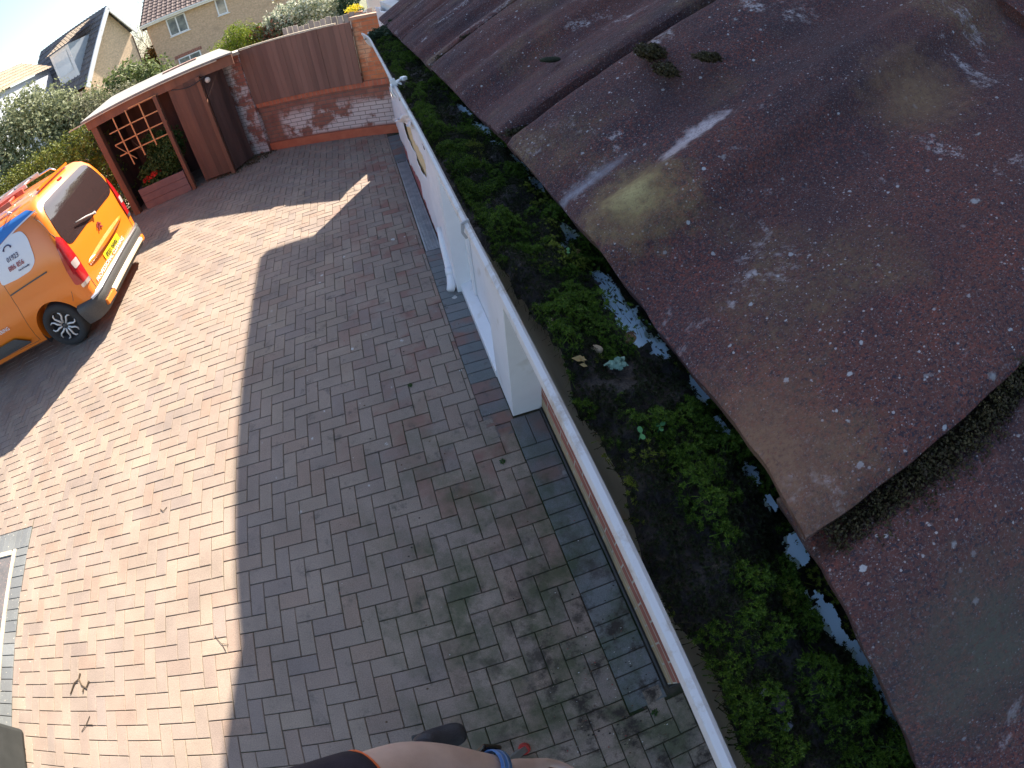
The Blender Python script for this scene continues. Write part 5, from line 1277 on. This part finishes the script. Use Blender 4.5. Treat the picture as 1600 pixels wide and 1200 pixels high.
sn = blob('snail_shell', (.818, -.619, gz_(.818, -.619) + .004), .0031, brm, 'small round glossy brown snail shell in the moss by the pale patches', 'snail shell', seed=2)
b = MB(); pts = [(.0031 * (1 - i / 26) * math.cos(i * .55), .0025 * (1 - i / 26) * math.sin(i * .55), .0012 + .0011 * i / 26 + .0004) for i in range(24)]; b.tube(pts, .00028, 5); b.build('spiral_ridge', mat('shell_ridge', (.12, .06, .03), rough=.4), sn)
blob('seed', (.801, -.6195, gz_(.801, -.62) + .004), .0024, tanm, 'pale tan split seed left of the snail shell', 'seed', .9, 1.2, .6, 3, .7)
blob('seed', (.7868, -.5985, gz_(.787, -.599) + .0045), .0023, tanm, 'long pale tan seed husk nearest the gutter lip', 'seed', .55, 1.6, .4, 4, -.55)
blob('pebble', (.799, -.7765, gz_(.799, -.7765) + .003), .0038, stm, 'round dark purple pebble in the moss at the bottom of the gutter', 'pebble', 1, .95, .6, 5)
blob('pebble', (.7955, -.7700, gz_(.7955, -.77) + .0028), .0016, mat('pale_pebble', (.3, .3, .3)), 'tiny pale stone chip beside the purple pebble', 'pebble', 1, .7, .6, 6)
blob('pebble', (.7985, -.7850, gz_(.7985, -.785) + .0028), .0024, mat('grey_pebble', (.12, .13, .15)), 'grey stone chip just below the purple pebble', 'pebble', 1, .8, .6, 8)
sprm = leafmat('sprout_green', [(.06, .20, .07), (.10, .28, .10)], trans=.2)
def sprout(loc, r, label, n=2, rz=0.0):
    e = empty('seedling', loc, rz, label=label, cat='seedling'); b = MB()
    for k in range(n):
        a = 2 * math.pi * k / n; c = Vector((math.cos(a), math.sin(a), .15)) * r * .95; pts = []
        for i in range(12):
            t_ = 2 * math.pi * i / 12; pts.append(c + Vector((math.cos(a) * math.cos(t_) * r * .8 - math.sin(a) * math.sin(t_) * r * .6, math.sin(a) * math.cos(t_) * r * .8 + math.cos(a) * math.sin(t_) * r * .6, .12 * r * math.cos(t_))))
        b.face(pts)
    o = b.build('leaf', sprm, e); MB().tube([(0, 0, -.006), (0, 0, .0002)], .0003, 5).build('stem', sprm, e)
sprout((.8055, -.6675, gz_(.8055, -.6675) + .007), .0016, 'three leaved bright green seedling in the middle of the gutter', 3, .3)
sprout((.7945, -.6705, gz_(.7945, -.6705) + .007), .0017, 'two leaved seedling nearer the gutter lip', 2, 1.4)
sprout((.8140, -.5560, gz_(.814, -.556) + .007), .0016, 'two leaved seedling farther up beside the pale patches', 2, 1.2)
lc = leafmat('lichen_rosette', [(.12, .24, .17), (.25, .38, .30), (.18, .30, .22)], trans=.2)
leaves('foliose_lichen', [(.8040, -.6325, gz_(.804, -.6325) + .005, .0042, .0034, .0012)], 130, .0011, lc, seed=9, aspect=.8, flat=2.0, label='pale blue green frilly lichen rosette in the moss', cat='lichen')
dlf = leafmat('dead_leaf', [(.30, .20, .07), (.38, .28, .12)], trans=.2)
leaves('dead_leaf', [(.7895, -.6260, gz_(.7895, -.626) + .006, .0016, .0030, .0006)], 5, .0026, dlf, seed=14, flat=3, label='small curled ochre leaf stuck to the inside of the gutter lip', cat='leaf')
leaves('dead_leaf', [(.8225, -.5500, gz_(.8225, -.55) + .006, .0016, .0020, .0008)], 6, .0020, dlf, seed=15, flat=2, label='tiny yellowish leaf scrap among the far moss', cat='leaf')
# moss and dirt between the tiles
def tile_pt(xs_, ys2, up=.0):  # point on the roof plane: xs_ up the slope, ys2 world y
    return (0.826 + xs_ * math.cos(PITCH) - up * math.sin(PITCH), ys2, 2.420 + xs_ * math.sin(PITCH) + up * math.cos(PITCH))
bl = []
for k in range(26):
    s_ = .012 + .0075 * k; bl.append((*tile_pt(s_, -.735 - .002 * math.sin(k) - .007 * math.exp(-((s_ - .04) / .035) ** 2), .0155), .007, .005 + .011 * math.exp(-((s_ - .038) / .03) ** 2), .0035))
leaves('tile_joint_moss', bl, 26000, .00055, mossd, seed=61, label='dry brown moss packed in the joint between two near roof tiles', cat='moss', lump=.35)
leaves('tile_moss_tuft', [(*tile_pt(.110, -.477, .026), .010, .010, .005), (*tile_pt(.104, -.500, .022), .006, .010, .004), (*tile_pt(.128, -.512, .020), .010, .005, .003)], 7000, .0009, mossd, seed=63, label='dry tuft of moss sitting in the trough of the second roof tile', cat='moss')
leaves('tile_moss_tuft', [(*tile_pt(.03, -.136, .012), .02, .005, .004), (*tile_pt(.07, -.137, .012), .02, .005, .004), (*tile_pt(.02, -.437, .012), .02, .004, .003)], 4000, .0012, mossd, seed=64, label='green moss line in the joint of the far tiles', cat='moss')
blob('moss_spot', tile_pt(.080, -.352, .010), .0075, mat('moss_dark_green', (.02, .03, .015), (.04, .05, .02), 300, .9, .8, 1200), 'small dark moss cushion on the third tile', 'moss', 1.3, .7, .35, 12)
# silt-free white plastic in patches along the tile edge, blue of the sky painted in
b = MB(); n_ = 0; st = .0005
yy_ = -.84
cells = []
while yy_ < -.20:
    s_ = st if yy_ < -.5 else st * 2
    x_ = .816
    while x_ < .850:
        if wf_(x_ + s_ / 2, yy_ + s_ / 2) > .30:
            z_ = max(dz(x_ - GX, yy_), dz(x_ - GX, yy_ + s_), GZ - .0285) + .0045
            b.face([(x_, yy_, GZ - .0165), (x_ + s_, yy_, GZ - .0165), (x_ + s_, yy_ + s_, GZ - .0165), (x_, yy_ + s_, GZ - .0165)])
        x_ += s_
    yy_ += s_
b.build('gutter_plastic_patches', mat('skylit_blue_plastic', (.60, .78, .90), (.66, .82, .92), 60, .4), merge=True, label='white plastic tinted with sky light in ragged patches along the tile edge inside the gutter', cat='film', kind='stuff')

# ------------------------------------------------------------------ PERSON ON A STEP LADDER (only arm, sleeve, boot and knee reach the frame)
def skin_body(name, nodes, edges, m, parent=None, root=0, sub=2, **k):
    me = bpy.data.meshes.new(name); me.from_pydata([n[0] for n in nodes], edges, [])
    o = bpy.data.objects.new(name, me); col.objects.link(o)
    md = o.modifiers.new('skin', 'SKIN'); md.use_smooth_shade = True
    sv = me.skin_vertices[0].data
    for i, n in enumerate(nodes):
        r_ = n[1]; sv[i].radius = (r_, r_) if not isinstance(r_, tuple) else r_; sv[i].use_root = (i == root)
    s_ = o.modifiers.new('sub', 'SUBSURF'); s_.levels = sub; s_.render_levels = sub
    dg = bpy.context.evaluated_depsgraph_get(); dg.update()
    m2 = bpy.data.meshes.new_from_object(o.evaluated_get(dg)); bpy.data.objects.remove(o); m2.name = name
    m2.materials.clear(); m2.materials.append(m)
    for p in m2.polygons: p.use_smooth = True
    o = bpy.data.objects.new(name, m2); col.objects.link(o)
    if parent is not None: o.parent = parent
    return meta(o, **k)
skinm = mat('skin', (.52, .36, .30), (.60, .43, .36), 22, .5, .15, 350, bdist=.002)
skinm.node_tree.nodes['Principled BSDF'].inputs['Subsurface Weight'].default_value = .12
skinm.node_tree.nodes['Principled BSDF'].inputs['Subsurface Radius'].default_value = (.01, .004, .002)
shirt = mat('black_work_shirt', (.018, .014, .022), (.03, .022, .035), 30, .9, .5, 500, bdist=.002); trou = mat('navy_work_trousers', (.018, .02, .035), (.03, .032, .05), 30, .9, .5, 300, bdist=.003)
otrim = mat('orange_piping', (.75, .14, .03), rough=.6); bootm = mat('black_boot_leather', (.02, .02, .028), (.035, .035, .045), 25, .5, .3, 200)
SHx = Vector((.350, -.830, 2.035)); ELB = Vector((.496, -.786, 1.793)); WR = Vector((.629, -.853, 1.665)); HN = Vector((.675, -.885, 1.61))
per = [((.10, -1.04, 1.40), (.15, .12)), ((.12, -1.04, 1.55), (.14, .13)), ((.15, -1.04, 1.78), (.16, .13)), ((.18, -1.04, 2.00), (.16, .12)), ((.20, -1.04, 2.14), .065), ((.24, -1.04, 2.22), .055),
       ((.275, -1.04, 2.30), (.066, .070)), ((.28, -1.04, 2.38), (.078, .084)), ((.27, -1.04, 2.46), .070),
       (tuple(Vector((.22, -.88, 2.06))), .066), (tuple(SHx.lerp(ELB, .35)), .052), (tuple(ELB), .043), (tuple(ELB.lerp(WR, .35)), .044), (tuple(ELB.lerp(WR, .8)), .031), (tuple(WR), .026),
       ((.22, -1.20, 2.06), .066), ((.42, -1.24, 2.02), .05), ((.56, -1.16, 2.22), .043), ((.68, -1.06, 2.36), .03),
       ((.10, -.95, 1.36), .09), ((.24, -.90, 1.18), .075), ((.34, -.86, 1.28), .058), ((.335, -.835, 1.10), .05), ((.315, -.81, .93), .038),
       ((.10, -1.13, 1.36), .09), ((.42, -1.13, 1.42), .075), ((.56, -1.12, 1.38), .06), ((.50, -1.13, 1.10), .05), ((.46, -1.13, .92), .04)]
edg = [(0, 1), (1, 2), (2, 3), (3, 4), (4, 5), (5, 6), (6, 7), (7, 8), (3, 9), (9, 10), (10, 11), (11, 12), (12, 13), (13, 14), (3, 15), (15, 16), (16, 17), (17, 18), (0, 19), (19, 20), (20, 21), (21, 22), (22, 23), (0, 24), (24, 25), (25, 26), (26, 27), (27, 28)]
person = skin_body('person', per, edg, skinm, label='person in black shirt with orange piping, bare forearm at the bottom edge', cat='person')
# left hand: palm and five fingers in one skin, right hand holds the camera out of view
def hand(WRi, hd_, sd_):
    hd_ = hd_.normalized(); sd_ = (sd_ - hd_ * sd_.dot(hd_)).normalized(); nr_ = hd_.cross(sd_)
    nodes = [(tuple(WRi - hd_ * .012), .024), (tuple(WRi + hd_ * .035), (.030, .020)), (tuple(WRi + hd_ * .07), (.034, .017))]; ed = [(0, 1), (1, 2)]
    for k, (o_, ln) in enumerate(((-.027, .070), (-.009, .080), (.010, .076), (.028, .060))):
        p0 = WRi + hd_ * .085 + sd_ * o_; p1 = p0 + hd_ * ln * .42 + nr_ * .006; p2 = p1 + hd_ * ln * .25 + nr_ * .016; p3 = p2 + hd_ * ln * .10 + nr_ * .020
        i0 = len(nodes); nodes += [(tuple(p0), .0095), (tuple(p1), .0088), (tuple(p2), .0080), (tuple(p3), .0068)]; ed += [(2, i0), (i0, i0 + 1), (i0 + 1, i0 + 2), (i0 + 2, i0 + 3)]
    i0 = len(nodes); t0 = WRi + hd_ * .035 - sd_ * .034; nodes += [(tuple(t0), .012), (tuple(t0 + hd_ * .03 - sd_ * .016 + nr_ * .008), .0105), (tuple(t0 + hd_ * .055 - sd_ * .018 + nr_ * .02), .009)]; ed += [(1, i0), (i0, i0 + 1), (i0 + 1, i0 + 2)]
    return skin_body('hand', nodes, ed, skinm, person)
hand(WR, HN - WR, Vector((0.75, 0.55, 0)))
hand(Vector((.68, -1.06, 2.36)), Vector((.10, .12, .14)), Vector((-.3, .7, -.2)))
# shirt: torso + sleeves a little larger than the body
sh_n = [((.10, -1.04, 1.38), (.172, .15)), ((.12, -1.04, 1.55), (.165, .15)), ((.15, -1.04, 1.78), (.18, .15)), ((.18, -1.04, 2.00), (.18, .14)), ((.195, -1.04, 2.11), .085),
        ((.22, -.88, 2.06), .084), (tuple(SHx.lerp(ELB, .05)), .068), (tuple(SHx.lerp(ELB, .35)), .062), (tuple(SHx.lerp(ELB, .78)), .058), ((.22, -1.20, 2.06), .084), ((.40, -1.235, 2.03), .068)]
skin_body('shirt', sh_n, [(0, 1), (1, 2), (2, 3), (3, 4), (3, 5), (5, 6), (6, 7), (7, 8), (3, 9), (9, 10)], shirt, person)
def ring(name, c, d, r, tr, m, parent, n=28):
    d = Vector(d).normalized(); x = d.orthogonal().normalized(); y = d.cross(x); b = MB()
    pts = [Vector(c) + (x * math.cos(2 * math.pi * i / n) + y * math.sin(2 * math.pi * i / n)) * r for i in range(n + 1)]
    b.tube(pts, tr, 6, cap=False); return b.build(name, m, parent, smooth=True)
ring('sleeve_piping', SHx.lerp(ELB, .70), ELB - SHx, .0495, .0018, otrim, person)
skin_body('trousers', [((.10, -1.04, 1.44), (.16, .14)), ((.10, -.95, 1.36), .105), ((.24, -.90, 1.18), .09), ((.34, -.86, 1.28), .07), ((.335, -.835, 1.10), .062), ((.315, -.81, .96), .055), ((.10, -1.13, 1.36), .105), ((.42, -1.13, 1.42), .09), ((.57, -1.12, 1.38), .075), ((.50, -1.13, 1.10), .065), ((.46, -1.13, .94), .055)],
          [(0, 1), (1, 2), (2, 3), (3, 4), (4, 5), (0, 6), (6, 7), (7, 8), (8, 9), (9, 10)], trou, person)
for (fx, fy) in ((.31, -.795), (.46, -1.13)):
    bt = skin_body('boot', [((fx - .05, fy, .90), .040), ((fx, fy, .905), .046), ((fx + .07, fy + .01, .885), (.048, .038)), ((fx + .15, fy + .015, .875), (.046, .030)), ((fx - .005, fy, .98), .05)], [(0, 1), (1, 2), (2, 3), (1, 4)], bootm, person, root=1)
    MB().box((fx + .03, fy + .008, .842), (.17, .07, .024)).build('sole', rubber, bt, bevel=.008)
hairm = mat('brown_hair', (.05, .03, .018), (.09, .055, .03), 80, .7, .6, 400)
bm = bmesh.new(); bmesh.ops.create_icosphere(bm, subdivisions=4, radius=1)
for v in bm.verts:
    k = 1 + .04 * h(v.co.x * 9, v.co.y * 9, v.co.z * 9); v.co = Vector((v.co.x * .108 * k, v.co.y * .088 * k, v.co.z * .112 * k))
bmesh.ops.delete(bm, geom=[f for f in bm.faces if (f.calc_center_median().z < -.005 + .055 * (f.calc_center_median().x > -.02) and f.calc_center_median().x > -.045) or f.calc_center_median().z < -.06], context='FACES')
me = bpy.data.meshes.new('hair'); bm.to_mesh(me); bm.free(); me.materials.append(hairm)
for p in me.polygons: p.use_smooth = True
o = bpy.data.objects.new('hair', me); col.objects.link(o); o.parent = person; o.location = (.262, -1.04, 2.425); md = o.modifiers.new('s', 'SOLIDIFY'); md.thickness = .012
b = MB(); b.tube([(.345, -1.04, 2.425), (.362, -1.04, 2.40), (.372, -1.04, 2.382), (.352, -1.04, 2.372)], [.007, .009, .012, .008], 8); b.build('nose', skinm, person, smooth=True)
for s_ in (1, -1):
    bm_ = MB(); bm_.lathe([(.001, .006), (.006, .0045), (.0085, 0)], 'X', (.343, -1.04 + s_ * .030, 2.412), 10); bm_.build('eye', mat('eye_white', (.6, .6, .6), rough=.2), person, smooth=True)
    bm_ = MB(); bm_.tube([(.272, -1.04 + s_ * .083, 2.43), (.262, -1.04 + s_ * .094, 2.41), (.268, -1.04 + s_ * .090, 2.38), (.276, -1.04 + s_ * .082, 2.37)], [.008, .013, .011, .006], 8); bm_.build('ear', skinm, person, smooth=True)
MB().tube([(.334, -1.060, 2.345), (.342, -1.04, 2.344), (.334, -1.020, 2.345)], [.003, .0055, .003], 6).build('mouth', mat('lip', (.40, .20, .17)), person, smooth=True)
# watch
wt = empty('wristwatch', (0, 0, 0), label='blue strapped watch with a black face on the wrist', cat='watch')
wc = ELB.lerp(WR, .86); d_ = (WR - ELB).normalized(); x_ = Vector((-.1, .95, .25)); x_ = (x_ - d_ * x_.dot(d_)).normalized(); y_ = d_.cross(x_); b = MB(); n = 40; rr = .0345
strapm = mat('blue_strap', (.06, .16, .42), (.10, .24, .55), 60, .6)
stripe = mat('strap_stripe', (.16, .24, .42), rough=.6)
for (off, w_, m_, ra, nm) in ((0, .022, strapm, rr, 'strap'), (.0045, .003, stripe, rr + .0008, 'strap_stripe'), (-.0045, .003, stripe, rr + .0008, 'strap_stripe')):
    b = MB()
    for i in range(n):
        a0_, a1_ = 2 * math.pi * i / n, 2 * math.pi * (i + 1) / n; q = []
        for a in (a0_, a1_):
            for s in (-1, 1): q.append(wc + d_ * (off + s * w_ / 2) + (x_ * math.cos(a) + y_ * math.sin(a)) * ra)
        b.face([q[0], q[1], q[3], q[2]])
    o = b.build(nm, m_, wt, merge=True, smooth=True); md = o.modifiers.new('s', 'SOLIDIFY'); md.thickness = .0022; md.offset = 1
Mw = Matrix((d_, y_, x_)).transposed().to_4x4()
fd = (x_ * math.cos(-.55) + y_ * math.sin(-.55)); yy_ = d_.cross(fd); Mw = Matrix((d_, yy_, fd)).transposed().to_4x4()
MB().box(wc + fd * (rr + .006), (.040, .036, .010), M=Mw).build('case', mat('watch_black', (.01, .01, .012), rough=.25), wt, bevel=.004)
# step ladder under the feet
al = paint('ladder_metal', (.45, .46, .48), .35, 0, .8)
sl = empty('step_ladder', (0, 0, 0), label='step ladder with a red foot standing on the paving at the bottom edge', cat='ladder')
for yy in (-1.22, -.96): 
    MB().bar((.56, yy - .10 if yy < -1 else yy - .02, .03), (.30, min(yy, -1.03), .80), .03, .05).build('stile', al, sl, bevel=.002)
    MB().bar((-.10, yy, .03), (.18, yy, .80), .03, .05).build('rear_leg', al, sl, bevel=.002)
    MB().lathe([(.001, 0), (.032, 0), (.028, .06), (.001, .06)], c=(.56, yy - .10 if yy < -1 else yy - .02, 0.0), n=12).build('foot', mat('red_rubber', (.45, .04, .03), rough=.6), sl)
    MB().lathe([(.001, 0), (.030, 0), (.026, .05), (.001, .05)], c=(-.10, yy, 0.0), n=12).build('foot', bpy.data.materials['red_rubber'], sl)
for k, z in enumerate((.27, .53)):
    MB().box((.50 - .34 * z, -1.15, z), (.09, .24, .02)).build('tread', al, sl, bevel=.002)
MB().box((.25, -1.17, .812), (.34, .26, .026)).build('platform', al, sl, bevel=.004)
# wheelie bin at the far left
wb = empty('wheelie_bin', (-3.33, -.78, 0), R(8), label='dark grey wheelie bin just entering at the lower left edge', cat='bin')
bg_ = mat('bin_plastic', (.03, .035, .036), (.04, .045, .046), 10, .5, .1, 120)
b = MB(); b.prism([(-.20, 0), (.20, 0), (.27, .92), (-.26, .98)], lambda a, c: (a, -.20 - .06 * c, c), lambda a, c: (a, .20 + .06 * c, c)); b.build('body', bg_, wb, merge=True, bevel=.03)
b = MB(); b.prism([(-.31, 1.0), (-.31, 1.05), (.0, 1.09), (.30, .98), (.31, .93)], lambda a, c: (a, -.29, c), lambda a, c: (a, .29, c)); b.build('lid', bg_, wb, merge=True, bevel=.02)
for s in (1, -1): MB().lathe([(.001, -.02), (.1, -.02), (.1, .02), (.001, .02)], 'Y', (-.26, s * .24, .1), 20).build('wheel', rubber, wb)
MB().tube([(-.34, -.2, 1.0), (-.36, -.2, 1.03), (-.36, .2, 1.03), (-.34, .2, 1.0)], .014, 8).build('handle', bg_, wb, smooth=True)

# ------------------------------------------------------------------ SMALL LITTER ON THE PAVING
tw = mat('twig_bark', (.05, .035, .022), (.10, .07, .045), 60, .9)
def twig(pts, r, label):
    b = MB()
    for P_ in pts: b.tube([(x, y, .006 + .004 * (i % 2)) for i, (x, y) in enumerate(P_)], r, 5)
    return b.build('twig', tw, label=label, cat='twig')
twig([[(-2.52, -.28), (-2.47, -.20), (-2.42, -.17), (-2.38, -.22)], [(-2.42, -.17), (-2.40, -.13)], [(-2.38, -.22), (-2.33, -.24), (-2.30, -.19)], [(-2.36, -.23), (-2.37, -.27)]], .006, 'forked dark twig on the sunlit paving at the lower left')
twig([[(-2.40, -.55), (-2.34, -.50), (-2.30, -.44)], [(-2.34, -.50), (-2.27, -.50)]], .003, 'thin pale stalk on the paving below the forked twig')
twig([[(-1.10, .02), (-1.05, -.04), (-1.00, -.05)], [(-1.05, -.04), (-1.02, -.09)]], .002, 'fine stalk on the paving right beside the shadow edge')
twig([[(-1.62, 1.05), (-1.58, 1.02), (-1.55, 1.05)]], .003, 'tiny hooked stalk in the middle of the sunlit paving')
g = random.Random(3)
lm = [mat('white_chip', (.55, .54, .5)), mat('straw_bit', (.38, .32, .2)), mat('brown_leaf_bit', (.10, .055, .03)), mat('red_chip', (.30, .04, .04)), mat('dark_leaf_bit', (.03, .022, .018))]
names = ['white chip', 'straw bit', 'brown leaf bit', 'red berry', 'dark leaf bit']
for k, mm in enumerate(lm):
    b = MB(); n = (46, 60, 50, 26, 70)[k]
    for _ in range(n):
        if g.random() < .62: x = g.uniform(.75, 1.33); y = g.gauss(-.85, .30)
        else: x = g.uniform(-.3, 1.3); y = g.uniform(-1.0, 2.4)
        if y < -1.35 or (x > 1.33) or (x > 1.1 and y > .9): continue
        r_ = g.uniform(.0022, .0055) * (1.6 if k in (2, 4) else 1); a = g.uniform(0, 6.28)
        P = []
        for i in range(6):
            t_ = a + i * 1.047; e_ = (1.9 if k == 1 else 1.2); P.append(Vector((x + math.cos(t_) * r_ * g.uniform(.7, 1.1), y + math.sin(t_) * r_ * g.uniform(.5, .9) * (1 / e_), .0035 + g.uniform(0, .003))))
        top = Vector((x, y, .006 + g.uniform(.0, .003)))
        for i in range(6): b.face([P[i], P[(i + 1) % 6], top])
    b.build('litter_' + names[k].replace(' ', '_'), mm, label='scattered ' + names[k] + ' litter on the paving near the wall', cat='litter', kind='stuff')
gl_m = leafmat('weed_green', [(.03, .08, .02), (.06, .14, .03)])
for (x, y, lab) in ((.975, .665, 'small green weed in the red paver joint'), (.52, 1.50, 'flat green weed among the white lichen spots'), (1.24, -1.05, 'little weed below the end of the brick wall')):
    leaves('weed', [(x, y, .006, .018, .018, .004)], 60, .008, gl_m, seed=int(x * 100), aspect=.3, flat=1.5, label=lab, cat='weed')
